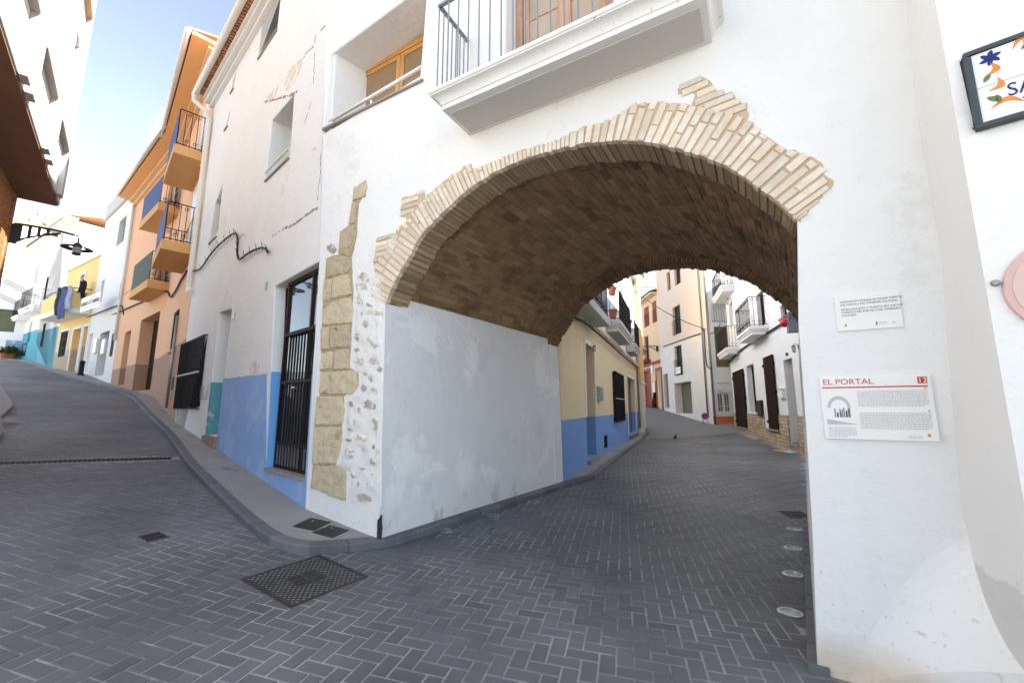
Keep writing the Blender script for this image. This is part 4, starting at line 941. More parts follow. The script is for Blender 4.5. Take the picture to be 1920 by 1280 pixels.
for z, lab in ((O1.px(377, 327)[1], 'top balcony nearest the corner house'), (O1.px(355, 496)[1], 'middle balcony nearest the corner house')):
    balcony(orange, O1, sN2, sN, z+.3, .72, .26, m_osl, m_bar, 1.05, .12, True, m_bluescreen, False, lab)
dq1 = (sN2+.5, sN-.5)
for z in (O1.px(377, 327)[1]+.3, O1.px(355, 496)[1]+.3):
    mb = MB(); mb.box(dq1[0], dq1[1], -.015, .01, z, z+2.2); obj('shutter', mb, m_whitepaint, orange, O1, bevel=.004)
mb = MB()
for fr, a, b in ((O2, -L2, 0), (O1, -L1, 0)):
    for zz in (O2.px(240, 545)[1],):
        m2 = MB(); m2.box(a, b, -.03, .0, zz-.05, zz+.05); obj('string_course', m2, m_org2, orange, fr, bevel=.01)
    m3 = MB(); m3.box(a, b, -.28, 0, EZ-.10, EZ+.0); m3.box(a, b, -.12, 0, EZ-.22, EZ-.10); obj('cornice', m3, plaster('peach_paint', (.80, .52, .30), .03, .002), orange, fr, bevel=.01)
e1 = eave(orange, O2, -L2, .4, EZ, .66, m_org2, .1, .22, 4., m_pvc); e2 = eave(orange, O1, -L1-.5, .1, EZ+.004, .66, m_org2, .1, .22, 4., m_pvc)
mb = MB(); x = O1.px(338, 590)[0]; mb.tube([(x, -.06, 1.6), (x, -.06, 4.2)], .035, 8); obj('downpipe', mb, m_grey, orange, O1, smooth=True)
mb = MB(); x = -L2+.06; mb.tube([(x, -.08, N_.px(220, 638)[1]), (x, -.08, EZ-.2)], .06, 8); obj('downpipe', mb, m_pvc, orange, O2, smooth=True)
r = O1.box(308, 318, 722, 742); r2 = O2.box(296, 305, 722, 742)
mb = MB(); mb.box(-1.6, -1.25, -.012, .0, 2.1, 2.45); obj('vent', mb, m_brownwood, orange, O1)
# ================================================================== narrow white house
m_nw = plaster('old_white_paint', (.78, .755, .73), .05, .003, streak=.15, stains=[((.55, .48, .40), 2, .62, 2., 3.2)])
narrow = thing('narrow_white_house', 'narrow white house between the orange house and the yellow house', 'house', N_)
LN = float(np.linalg.norm(pd-pc)); NZ = N_.px(235, 378)[1]
v = [N_.quad((223, 417), (237, 404), (232, 450), (219, 462)), N_.quad((192, 527), (197, 523), (190, 566), (184, 566)), N_.quad((234, 501), (238, 497), (229, 562), (224, 562)), N_.quad((189, 625), (206, 619), (193, 706), (176, 702)), N_.quad((212, 625), (217, 624), (210, 668), (206, 668)), N_.quad((168, 626), (174, 625), (164, 697), (158, 696))]
walls('wall', N_, [(-LN-.1, 1), (0, 1), (0, NZ), (-LN-.1, NZ)], [(rect(q), .4 if i in (3, 5) else .3) for i, q in enumerate(v)], m_nw, narrow, 6., .01)
for i in (0, 1, 2, 4):
    wn = window(narrow, N_, v[i], .22, m_brownwood if i in (0, 4) else m_whitepaint, 2 if i == 0 else 1, 1, .05)
    if i == 4: mb = MB(); bars(mb, v[i][0], v[i][1], -.02, v[i][2], v[i][3], .1, .009, 5); obj('grille', mb, m_bar, wn, N_)
    if i == 2: mb = MB(); bars(mb, v[i][0], v[i][1], -.04, v[i][2], v[i][2]+.9, .12, .01, 5, (v[i][2]+.9,)); obj('railing', mb, m_bar, wn, N_)
door(narrow, N_, v[3], .34, m_brownwood, 'plank'); door(narrow, N_, v[5], .3, m_whitepaint, 'panel')
mb = MB(); mb.box(-LN-.1, .02, -.05, .3, NZ, NZ+.9); mb.box(-LN-.15, .05, -.12, .36, NZ-.06, NZ+.03); obj('parapet', mb, simple('grey_render', (.58, .56, .53), .9, .1, 0, .1, 3), narrow, N_, bevel=.015)
for (u, v_) in ((182, 649), (197, 650)):
    a, z = N_.px(u, v_); mb = MB(); mb.box(a-.28, a+.28, -.10, 0, z-.38, z+.38); obj('meter_box', mb, m_whitepaint, narrow, N_, bevel=.02)
# ================================================================== yellow house
m_yel = plaster('yellow_house_paint', (.82, .60, .25), .05, .003, dado=[(5.05, .0, (.50, .40, .28), .05)], streak=.08)
yellow = thing('yellow_house', 'yellow house with a solid yellow balcony and washing hung out', 'house', Y_)
LY = float(np.linalg.norm(pe-pd)); YZ = (Y_.px(135, 508)[1]+Y_.px(188, 480)[1])/2
v = [Y_.quad((152, 517), (161, 512), (152, 565), (144, 570)), Y_.quad((117, 622), (130, 620), (122, 667), (109, 669)), Y_.quad((140, 618), (154, 615), (141, 697), (126, 695)), Y_.quad((158, 613), (166, 611), (155, 700), (146, 699))]
walls('wall', Y_, [(-LY, 2), (0.02, 2), (0.02, YZ), (-LY, YZ)], [(rect(v[0]), .3), (rect(v[1]), .2), (rect(v[2]), .5), (rect(v[3]), .5)], m_yel, yellow, 6., .01)
m_orgw = wood('orange_brown_door', (.40, .17, .04), (.55, .26, .08), .4)
window(yellow, Y_, v[0], .2, m_orgw, 2, 1, .07, name='balcony_door', panel=.5); wn = window(yellow, Y_, v[1], .12, m_orgw, 2, 1, .06)
mb = MB(); bars(mb, v[1][0], v[1][1], -.03, v[1][2], v[1][3], .12, .012, 5, tuple(v[1][2]+(v[1][3]-v[1][2])*q for q in (.05, .35, .65, .95))); obj('grille', mb, m_bar, wn, Y_)
door(yellow, Y_, v[2], .4, m_orgw, 'panel'); door(yellow, Y_, v[3], .4, m_orgw, 'panel')
m_tr = simple('white_trim', (.76, .75, .73), .8, .2)
for q in v:
    mb = MB(); e = .16; mb.box(q[0]-e, q[0], -.03, .02, q[2], q[3]); mb.box(q[1], q[1]+e, -.03, .02, q[2], q[3]); mb.box(q[0]-e, q[1]+e, -.03, .02, q[3], q[3]+e); obj('surround', mb, m_tr, yellow, Y_, bevel=.008)
a, b = Y_.px(112, 602)[0], Y_.px(168, 583)[0]; z = (Y_.px(125, 602)[1]+Y_.px(166, 588)[1])/2+.25
mb = MB(); pl = [(a, 0), (a+.5, -1.0), (b-.5, -1.0), (b, 0)]; mb.slab(pl, z-.28, z); Bq = obj('balcony', mb, m_tr, yellow, Y_, bevel=.02)
mb = MB(); pi = [(a+.12, 0), (a+.56, -.88), (b-.56, -.88), (b-.12, 0)]; po = [(a+.02, 0), (a+.51, -.98), (b-.51, -.98), (b-.02, 0)]; H_b = .95
for i in range(3): mb.slab([po[i], po[i+1], pi[i+1], pi[i]], z+.002, z+H_b)
obj('parapet', mb, plaster('yellow_parapet', (.82, .60, .25), .05, .003), Bq, Y_, bevel=.01)
mb = MB(); rl = [(a+.07, 0, z+H_b+.22), (a+.53, -.93, z+H_b+.22), (b-.53, -.93, z+H_b+.22), (b-.07, 0, z+H_b+.22)]; mb.tube(rl, .025, 6)
for p in rl[1:3]: mb.tube([(p[0], p[1], z+H_b), p], .02, 6)
mb.tube([(a+.55, -.93, z+H_b), (a+.55, -.93, z+H_b+1.5)], .04, 6); obj('railing', mb, m_bar, Bq, Y_)
mb = MB(); mb.box(-LY, .02, -.04, .3, YZ, YZ+.12); obj('coping', mb, simple('ochre_coping', (.62, .42, .16), .8, .2), yellow, Y_, bevel=.02)
# ================================================================== white houses with blue feet farther up
m_k = plaster('bright_white_wall', (.80, .79, .77), .03, .003, dado=[(6.75, 0, (.16, .40, .48), .04)])
turq = thing('turquoise_foot_house', 'white house with turquoise foot beyond the yellow house', 'house', K_)
sB = K_.px(68, 676)[0]; KZ = (K_.px(60, 466)[1]+K_.px(118, 424)[1])/2-.3
v = [K_.quad((97, 627), (107, 624), (95, 686), (89, 685)), K_.quad((83, 607), (87, 606), (80, 649), (76, 650)), K_.quad((73, 596), (81, 592), (77, 640), (70, 643)), K_.quad((95, 530), (101, 527), (95, 575), (89, 578)), K_.quad((80, 545), (86, 543), (80, 580), (74, 582)), K_.quad((112, 440), (119, 437), (115, 468), (108, 470))]
walls('wall', K_, [(sB, 3), (0, 3), (0, KZ), (sB, KZ)], [(rect(q), .3) for q in v], m_k, turq, 6., .01)
door(turq, K_, v[0], .2, simple('dark_teal_shutter', (.05, .09, .10), .6), 'roll', 'garage_door')
for i in (1, 2, 3, 4, 5):
    wn = window(turq, K_, v[i], .2, m_brownwood if i == 1 else m_whitepaint, 1, 1, .06)
    if i == 1: mb = MB(); bars(mb, v[i][0], v[i][1], -.02, v[i][2], v[i][3], .12, .012, 5); obj('grille', mb, m_bar, wn, K_)
balcony(turq, K_, v[4][0]-1.2, v[4][1]+.9, v[4][2]+.05, .8, .35, m_tr, m_bar, 1.2, .14, False, None, True)
eave(turq, K_, sB-.2, .3, KZ, .6, m_tr, .12, .25, 4., m_pvc)
m_k2 = plaster('bright_white_wall_two', (.80, .79, .78), .03, .003, dado=[(7.0, 0, (.09, .33, .44), .04)])
sC = K_.px(36, 672)[0]
aqua = thing('aqua_foot_house', 'white house with bright aqua foot and brown door near the top of the street', 'house', K_)
v = [K_.quad((40, 645), (50, 643), (48, 668), (38, 669)), K_.quad((55, 605), (60, 602), (57, 640), (51, 642)), K_.quad((52, 568), (58, 565), (54, 596), (48, 598)), K_.quad((68, 500), (73, 497), (69, 530), (64, 533))]
AZ = KZ-.35
walls('wall', K_, [(sC-1, 3.5), (sB, 3.5), (sB, AZ), (sC-1, AZ)], [(rect(q), .25) for q in v], m_k2, aqua, 6., .01)
door(aqua, K_, v[0], .2, m_brownwood, 'panel')
for i in (1, 2, 3): window(aqua, K_, v[i], .18, m_whitepaint, 1, 1, .06)
balcony(aqua, K_, v[2][0]-.9, v[2][1]+.7, v[2][2]+.05, .7, .3, m_tr, m_bar, 1.1, .14)
eave(aqua, K_, sC-1., sB-.02, AZ, .55, m_tr, .12, .25, 4.)
m_e = plaster('white_end_wall', (.80, .79, .78), .04, .003, stains=[((.60, .58, .56), 1.2, .60, 5, 9)])
endh = thing('end_house', 'white house closing the top of the street with olive roller blind', 'house', E_)
v = [E_.quad((-14, 577), (34, 582), (25, 622), (-22, 620))]; EZ2 = E_.px(30, 450)[1]
walls('wall', E_, [(-9, 3.5), (.6, 3.5), (.6, EZ2), (-9, EZ2)], [(rect(v[0]), .2)], m_e, endh, 7., .01)
door(endh, E_, v[0], .12, simple('olive_roller_blind', (.14, .14, .09), .7, .2), 'roll', 'roller_blind')
mb = MB(); r = E_.box(9, 40, 638, 669); mb.box(r[0], r[1]+.15, -.012, .0, r[2]-.5, r[3]); obj('painted_panel', mb, plaster('sky_blue_mural', (.20, .33, .52), .1, .002, stains=[((.62, .66, .70), 1.6, .52, 5, 8)]), endh, E_)
mb = MB(); mb.box(-9.1, .8, -.4, 7.1, EZ2, EZ2+.2); obj('roof', mb, m_tr, endh, E_, bevel=.02)
# houses on the rise behind
bk = Fr(E_.xy(-1.5, 14), E_.d, 0); hill = thing('hill_house', 'sunlit white house with a chimney on the rise behind the street', 'house', bk)
zb = bk.px(40, 470)[1]; zt = bk.px(40, 415)[1]; xl, xr = bk.px(-40, 440)[0], bk.px(98, 440)[0]
mb = MB(); mb.box(xl, xr-3, 0, 6, zb-8, zt+.6); mb.box(xr-3, xr, -.5, 6, zb-8, zt-.4); hw = obj('wall', mb, m_lw, hill, bk, bevel=.02)
mb = MB(); k = 14
for i in range(k): mb.tint = random.uniform(.8, 1.2); x = xr-6+i*.5; mb.tube([(x, -.4, zt-.35), (x, 3, zt+.6)], .22, 6)
obj('roof', mb, m_terra, hill, bk)
c0 = bk.px(55, 405)[0]; c1 = bk.px(77, 405)[0]; ct = bk.px(66, 394)[1]
mb = MB(); mb.box(c0, c1, .5, 2.2, zt-1, ct-.9); mb.box(c0-.25, c1+.25, .25, 2.45, ct-.9, ct-.65)
for x in (c0+.05, c1-.35): mb.box(x, x+.3, .6, 2.1, ct-.65, ct-.05)
mb.box(c0-.2, c1+.2, .3, 2.4, ct-.05, ct+.25); obj('chimney', mb, m_lw, hill, bk, bevel=.02)
# ================================================================== beyond the arch, left: yellow house with blue foot
m_by = plaster('pale_yellow_wall', (.76, .63, .40), .06, .004, streak=.25, dado=[(1.37, .004, (.19, .34, .66), .03)], stains=[((.68, .62, .50), 1.6, .58, 1.4, 2.8)])
m_bw = plaster('bluish_white_wall', (.74, .76, .79), .03, .003)
blueh = thing('blue_foot_house', 'pale yellow house with blue painted foot just beyond the arch', 'house', B_)
SE = B_.px(1197, 780)[0]; CZ = 3.86
v = [B_.quad((1097, 642), (1115, 655), (1117, 856), (1101, 861)), B_.quad((1149, 697), (1167, 705), (1167, 789), (1150, 789)), B_.quad((1176, 705), (1193, 716), (1189, 812), (1178, 816)), B_.quad((1133, 817), (1139, 815), (1139, 838), (1133, 841))]
walls('wall', B_, [(.03, -.6), (SE, -.6), (SE, CZ), (.03, CZ)], [(rect(v[0]), .45), (rect(v[1]), .15), (rect(v[2]), .3), (rect(v[3]), .2)], m_by, blueh, 6., .01)
up = [(1.9, 2.9, 4.55, 6.8), (5.2, 6.3, 4.55, 6.8), (9.8, 10.9, 4.55, 6.8)]; uw = B_.quad((1173, 547), (1181, 557), (1180, 563), (1174, 563))
walls('upper_wall', B_, [(.03, CZ), (SE, CZ), (SE, 8.6), (.03, 8.6)], [(rect(q), .3) for q in up]+[(rect((SE-2.6, SE-1.8, 5.9, 7.0)), .3)], m_bw, blueh, 6., .01)
m_gd = wood('grey_brown_door', (.11, .09, .075), (.17, .14, .12), .6)
door(blueh, B_, v[0], .38, m_gd, 'panel'); door(blueh, B_, v[2], .2, m_gd, 'plank')
wn = window(blueh, B_, v[1], .08, m_shutter, 2, 1, .06); mb = MB(); r = v[1]; bars(mb, r[0]-.02, r[1]+.02, -.08, r[2]-.02, r[3]+.02, .1, .010, 5, (r[2], r[3])); obj('grille', mb, m_bar, wn, B_)
mb = MB(); n = 14
for i in range(n): z = r[2]+(r[3]-r[2])*i/n; mb.box(r[0], r[1], -.04, -.03, z+.01, z+(r[3]-r[2])/n-.01)
obj('shutter', mb, m_shutter, wn, B_); mb = MB(); mb.box(r[0]-.03, r[1]+.03, -.11, -.09, r[2]+.78, r[2]+.80); obj('rail', mb, m_whitepaint, wn, B_)
for q, nm in ((v[0], 0), (v[2], 1)):
    mb = MB(); e = .10; mb.box(q[0]-e, q[0], -.025, .02, 1.4 if nm == 0 else q[2], q[3]+e); mb.box(q[1], q[1]+e, -.025, .02, 1.4 if nm == 0 else q[2], q[3]+e); mb.box(q[0], q[1], -.025, .02, q[3], q[3]+e); obj('surround', mb, m_whitepaint, blueh, B_, bevel=.006)
    mb = MB(); mb.box(q[0]-.06, q[1]+.06, -.10, .3, q[2]-.10, q[2]-.005); obj('threshold', mb, m_slate, blueh, B_, bevel=.006)
mb = MB(); r = v[3]; mb.box(*r[:2], .02, .03, *r[2:]); bars(mb, r[0], r[1], .01, r[2], r[3], .06, .008, 4); obj('vent', mb, m_bar, blueh, B_)
mb = MB(); r = B_.box(1117, 1125, 725, 750); mb.box(r[0], r[1], -.09, 0, r[2], r[3]); mb.box(r[0]+.03, r[1]-.03, -.1, -.09, r[2]+.05, r[3]-.05); obj('meter_box', mb, m_grey, blueh, B_, bevel=.008)
mb = MB(); mb.box(.05, SE, -.10, 0, CZ-.06, CZ+.06); mb.box(.05, SE, -.06, 0, CZ-.12, CZ-.06); obj('cornice', mb, plaster('cornice_plaster', (.66, .56, .38), .04, .002), blueh, B_, bevel=.008)
m_bal = plaster('balcony_stone', (.56, .53, .49), .06, .002)
zb = 4.55
q1 = B_.px(1144, 610, -.5); q2a, q2b = B_.px(1165, 624, -.5), B_.px(1187, 648, -.5); q3a, q3b = B_.px(1193, 660, -.45), B_.px(1202, 671, -.45); a2, b2 = q2a[0], q2b[0]
balcony(blueh, B_, q1[0]-2.9, q1[0], B_.px(1144, 612, -.5)[1]+.2, .5, .2, m_bal, m_bar, 1.0, .12, True, label='white slab balcony nearest the arch', mould=False)
zb = B_.px(1187, 647, -.5)[1]+.34
balcony(blueh, B_, a2, b2, zb, .5, .34, m_bal, m_bar, 1.05, .12, True, label='middle balcony with two clay pots on its end')
balcony(blueh, B_, q3a[0], max(q3b[0], q3a[0]+1.5), zb, .45, .34, m_bal, m_bar, 1.05, .12, True, label='farthest balcony on the yellow and blue house')
for q in up: window(blueh, B_, q, .2, m_whitepaint, 2, 2, .06, name='balcony_door', panel=.4)
window(blueh, B_, (SE-2.6, SE-1.8, 5.9, 7.0), .2, m_whitepaint, 1, 1, .06)
eave(blueh, B_, .1, SE, 8.6, .5, m_tr, .12, .25, 4., m_grey)
mb = MB(); mb.tube([(SE-.1, -.07, .6), (SE-.1, -.07, 8.5)], .045, 8); obj('downpipe', mb, m_grey, blueh, B_, smooth=True)
def clay_pot(name, lab, p, r=.15, h=.24, group=None, plant=None, wall_=False):
    o = thing(name, lab, 'plant pot', at(*p), group)
    mb = MB(); mb.lathe([(0, 0), (r*.62, 0), (r*.9, h*.85), (r, h*.85), (r, h), (r*.86, h), (r*.8, h*.8), (0, h*.8)], n=14); obj('pot', mb, m_terrapot, o, smooth=False)
    if plant:
        l = MB()
        for i in range(plant[0]):
            an, el = random.uniform(0, 6.28), random.uniform(.2, 1.5); L = random.uniform(.5, 1)*plant[1]; d = np.array([math.cos(an)*math.cos(el), math.sin(an)*math.cos(el), math.sin(el)])
            sd = np.array([-math.sin(an), math.cos(an), 0])*L*.16; b = np.array([0, 0, h*.8])+d*L*.15; m = b+d*L*.5; t_ = b+d*L+np.array([0, 0, -.25*L]); l.tint = random.uniform(.6, 1.3)
            l.add([tuple(b), tuple(m+sd), tuple(t_), tuple(m-sd)], [(0, 1, 2, 3)])
        obj('foliage', l, m_leaf, o)
    return o
m_terrapot = simple('terracotta_pot', (.34, .11, .05), .8, .2, 0, .15, 8); m_leaf = tinted('green_leaf', (.04, .10, .02), (.09, .17, .04), .6, .001, 20)
for z, lab in ((zb+.80, 'clay pot hung on the top rail of the middle balcony past the arch'), (zb+.06, 'clay pot at the foot of the middle balcony railing past the arch')):
    p = B_.w(a2-.10, -.28, z); clay_pot('clay_pot', lab, p, .15, .26, None, (26, .22) if z > 5 else None)
for z, lab in ((zb+.80, 'red flower pot on the top rail of the farthest balcony past the arch'), (zb+.10, 'red flower pot low on the end of the farthest balcony past the arch')):
    p = B_.w(q3a[0]-.10, -.25, z); clay_pot('flower_pot', lab, p, .12, .2)
# thin yellow house after it
slice_ = thing('slim_yellow_house', 'slim yellow house with cream foot seen past the end of the blue footed house', 'house', B_)
walls('wall', B_, [(SE+.02, -.6), (SE+2.2, -.6), (SE+2.2, 9.5), (SE+.02, 9.5)], [], plaster('deep_yellow_wall', (.80, .55, .24), .04, .003, dado=[(2.9, 0, (.76, .68, .55), .01)]), slice_, 4., .01, y=-.22)
mb = MB(); mb.box(SE+.0, SE+2.2, -.30, -.22, 2.9, 3.0); obj('string_course', mb, m_tr, slice_, B_)
# ================================================================== right: white house with dark shutters
m_h = plaster('white_shutter_house', (.79, .79, .80), .03, .003)
m_stone = None
t = NT('split_stone_cladding'); bt = t.N('ShaderNodeTexBrick'); mp = t.N('ShaderNodeMapping'); mp.inputs['Rotation'].default_value = (math.pi/2, 0, 0); t.L(t.tc.outputs['Object'], mp.inputs[0]); t.L(mp.outputs[0], bt.inputs['Vector'])
bt.inputs['Scale'].default_value = 1.; bt.inputs['Brick Width'].default_value = .36; bt.inputs['Row Height'].default_value = .12; bt.inputs['Mortar Size'].default_value = .008; bt.offset = .37
bt.inputs['Color1'].default_value = (.62, .50, .36, 1); bt.inputs['Color2'].default_value = (.44, .32, .21, 1); bt.inputs['Mortar'].default_value = (.22, .16, .11, 1)
c = t.mix(t.noise(9, 5), (.7, .7, .7), (1.15, 1.1, 1.05)); n_ = t.N('ShaderNodeMix', data_type='RGBA', blend_type='MULTIPLY'); n_.inputs[0].default_value = 1; t.L(bt.outputs['Color'], n_.inputs[6]); t.L(c, n_.inputs[7])
t.bump(bt.outputs['Fac'], -.012); t.bump(t.noise(18, 6), .02); m_stone = t.done(n_.outputs[2], .9, .2)
white = thing('shutter_house', 'white house with dark plank shutters and stone foot right of the passage', 'house', H_)
HE = H_.px(1374, 740)[0]; HT = 8.6
v = [H_.quad((1377, 699), (1396, 689), (1403, 800), (1383, 800)), H_.quad((1400, 688), (1413, 680), (1419, 772), (1405, 774)), H_.quad((1435, 672), (1452, 662), (1463, 805), (1445, 803)), H_.quad((1471, 676), (1486, 669), (1499, 829), (1481, 831)), H_.quad((1418, 552), (1430, 545), (1436, 611), (1423, 611)), H_.quad((1365, 572), (1372, 567), (1377, 610), (1370, 611)), H_.quad((1462, 575), (1473, 568), (1476, 592), (1465, 596))]
walls('wall', H_, [(HE, -.4), (5.2, -.4), (5.2, HT), (HE, HT)], [(rect(v[1]), .3), (rect(v[3]), .35), (rect(v[4]), .25), (rect(v[5]), .25), (rect(v[6]), .2)], m_h, white, 6., .01)  # near end, out of view, lengthened to stop sun entering the street
SZ = 1.38; mb = MB(); gaps = sorted([(v[0][0], v[0][1]), (v[2][0]-.75, v[2][1]), (v[3][0], v[3][1])]); x = HE
for a, b in gaps+[(1.2, 1.2)]: 
    if a-x > .02: mb.box(x, a, -.045, 0, -.4, SZ)
    x = b
for q in (v[0], v[2], v[3]): mb.box(q[0], q[1], -.044, 0, -.4, q[2]-.05)
mb.box(v[2][0]-.75, v[2][0], -.044, 0, -.4, .85)
obj('stone_foot', mb, m_stone, white, H_, bevel=.006)
for q, nm in ((v[0], 'shutter'), (v[2], 'shutter')):
    mb = MB(); s0, s1, z0, z1_ = q; n = 7
    for i in range(n): mb.box(s0+(s1-s0)*i/n+.004, s0+(s1-s0)*(i+1)/n-.004, -.075-.006*(i % 2), -.03, z0, z1_)
    for zz in (z0+.25, (z0+z1_)/2, z1_-.3): mb.box(s0+.02, s1-.02, -.03, -.0, zz-.06, zz+.06)
    sh = obj(nm, mb, m_shutter, white, H_, bevel=.004); h = MB()
    for zz in (z0+.25, z1_-.3): h.box(s0-.08, s0+.05, -.10, -.05, zz-.05, zz+.05)
    h.tube([(s1-.12, -.12, (z0+z1_)/2-.06), (s1-.12, -.12, (z0+z1_)/2+.06)], .015, 6); obj('hinge', h, m_bar, sh, H_)
    mb = MB(); mb.box(s0-.1, s1+.06, -.12, .0, z0-.06, z0-.005); obj('sill', mb, m_slate, sh, H_, bevel=.005)
window(white, H_, v[1], .22, m_brownwood, 2, 1, .06); door(white, H_, v[3], .26, m_brownwood, 'panel')
mb = MB(); mb.box(v[3][0]-.1, v[3][1]+.05, -.1, .3, v[3][2]-.08, v[3][2]); obj('threshold', mb, m_slate, white, H_, bevel=.008)
window(white, H_, v[4], .12, m_shutter, 2, 1, .07, name='balcony_door', mpane=m_shutter); window(white, H_, v[5], .18, m_whitepaint, 1, 2, .05, name='balcony_door'); wn = window(white, H_, v[6], .12, m_brownwood, 1, 1, .05); sill(wn, H_, v[6], m_terrapot, .06, .06, .1)
sA_, zA = H_.px(1440, 611); sA0 = H_.px(1383, 634, -.55)[0]
balcony(white, H_, min(sA0, sA_-2.4), sA_+.05, zA+.02, .62, .30, m_tr, m_bar, 1.1, .13, True, label='larger balcony nearer the passage')
sB_, zB = H_.px(1386, 651); balcony(white, H_, HE-.3, sB_+.05, zB+.02, .58, .30, m_tr, m_bar, 1.05, .13, True, label='lower balcony at the far end')
sC_, zC = H_.px(1376, 534); balcony(white, H_, HE-.3, sC_+.1, zC+.02, .62, .30, m_tr, m_bar, 1.05, .13, True, label='top balcony at the far end')
mb = MB(); a0, zc = H_.px(1475, 625, -.45); mb.prism([(a0, zc), (.9, zc), (.9, zc+.55), (a0+.35, zc+.55)], -.45, 0); obj('porch_hood', mb, simple('slate_grey_hood', (.16, .17, .19), .7, .3), white, H_, bevel=.01)
for nm, bx, m_ in (('meter_box', (1424, 1432, 750, 780), m_brownwood), ('mailbox', (1464, 1473, 729, 746), m_whitepaint), ('number_plate', (1474, 1478, 661, 667), m_bar)):
    r = H_.box(*bx); mb = MB(); mb.box(r[0], r[1], -.10 if nm != 'number_plate' else -.02, 0, r[2], r[3])
    if nm == 'mailbox': mb.box(r[0]-.02, r[1]+.02, -.14, 0, r[3], r[3]+.02)
    obj(nm, mb, m_, white, H_, bevel=.008)
mb = MB(); mb.box(HE-2.6, HE+.5, 1.3, 6, -.4, 9.5); obj('sun_blocker', mb, m_h, white, H_)  # unseen block added to keep direct sun off the orange foot house
mb = MB(); mb.box(HE, 5.2, -.05, 6, HT, HT+.3); obj('roof', mb, m_tr, white, H_, bevel=.01)
def lantern(k_, lab, fr, s, z, name='wall_lantern'):
    o = thing(name, lab, 'wall lamp', Fr(fr.xy(s), fr.d, z).M @ Matrix.Scale(k_, 4)); mb = MB()
    mb.box(-.05, .05, -.02, 0, -.12, .12); mb.tube([(0, -.01, .08), (0, -.10, .16), (0, -.22, .14), (0, -.22, .08)], .012, 6); obj('bracket', mb, m_bar, o)
    mb = MB(); mb.lathe([(0, .12), (.11, .03), (.11, .02), (.10, .02)], (0, -.22, 0), 6); mb.lathe([(.06, -.28), (.05, -.30), (0, -.31)], (0, -.22, 0), 6)
    for k in range(6): a = k*math.pi/3; mb.tube([(.10*math.cos(a), -.22+.10*math.sin(a), .02), (.06*math.cos(a), -.22+.06*math.sin(a), -.28)], .007, 4)
    obj('cage', mb, m_bar, o); mb = MB(); mb.lathe([(.09, .02), (.055, -.27)], (0, -.22, 0), 6); obj('glass', mb, simple('frosted_lamp_glass', (.55, .55, .52), .3, .5), o)
    return o
a, z = H_.px(1371, 562); lantern(.8, 'black wall lantern under the top balcony of the white shutter house', H_, a, z)
a, z = H_.px(1497, 650); lantern(.55, 'small wall lantern right above the last door of the shutter house', H_, a, z)
a, z = B_.px(1107, 650); lantern(.45, 'small black wall lantern above the first door of the blue footed house', B_, a, z)
# ================================================================== white house with olive shutter and white grille
m_g = plaster('bright_front', (.80, .80, .79), .02, .002, dado=[(1.16, 0, (.72, .22, .06), .01)])
gate = thing('orange_foot_house', 'white house with orange foot and white barred window at the bend', 'house', G_)
v = [G_.box(1345, 1372, 735, 774), G_.box(1341, 1367, 612, 688), G_.box(1336, 1361, 573, 603)]
walls('wall', G_, [(0.12, -.3), (3.2, -.3), (3.2, 10.5), (0.12, 10.5)], [(rect(v[0]), .2), (rect(v[1]), .15), (rect(v[2]), .2)], m_g, gate, .6, .01)
m_ol = simple('olive_curtain', (.20, .175, .10), .8, .2, 0, .2, 6)
wn = window(gate, G_, v[0], .1, m_whitepaint, 2, 1, .05, mpane=m_ol); r = v[0]; mb = MB(); e = .16
bars(mb, r[0]-e*.3, r[1]+e*.3, -.13, r[2]-e, r[3]+e, .125, .011, 5, (r[2]-e, r[3]+e, (r[2]+r[3])/2-.18), .014)
k = int((r[1]-r[0])/.09)
for i in range(k):
    x = r[0]+(i+.5)*(r[1]-r[0])/k
    for zz in (r[2]-e*.5, r[3]+e*.5): mb.tube([(x+.03*math.cos(q*1.05), -.13, zz+.04*math.sin(q*1.05)) for q in range(7)], .008, 4)
for x in (r[0]-e*.3, r[1]+e*.3): mb.box(x-.012, x+.012, -.13, 0, r[3]+e-.02, r[3]+e)
obj('grille', mb, m_whitepaint, wn, G_)
mb = MB(); e = .14; mb.box(r[0]-e, r[0], -.03, .02, r[2]-e, r[3]+e); mb.box(r[1], r[1]+e, -.03, .02, r[2]-e, r[3]+e); mb.box(r[0], r[1], -.03, .02, r[3], r[3]+e); mb.box(r[0], r[1], -.06, .02, r[2]-e, r[2]); obj('surround', mb, m_tr, wn, G_)
door(gate, G_, v[1], .08, m_ol, 'roll', 'roller_shutter', 6, False); wn = window(gate, G_, v[2], .12, m_whitepaint, 2, 1, .05, mpane=simple('white_blind', (.7, .7, .68), .6)); r = v[2]; mb = MB(); bars(mb, r[0]-.1, r[1]+.1, -.1, r[2]-.05, r[3]+.05, .14, .008, 5, (r[2], r[3]+.05)); obj('railing', mb, m_bar, wn, G_)
mb = MB(); mb.tube([(.1, -.05, .7), (.1, -.05, 9)], .035, 6); obj('downpipe', mb, m_grey, gate, G_, smooth=True)
mb = MB(); mb.box(0, 3.3, -.06, 0, G_.px(1350, 716)[1]-.05, G_.px(1350, 716)[1]); mb.box(0, 3.3, -.4, .2, 10.5, 10.7); obj('roof', mb, m_tr, gate, G_)
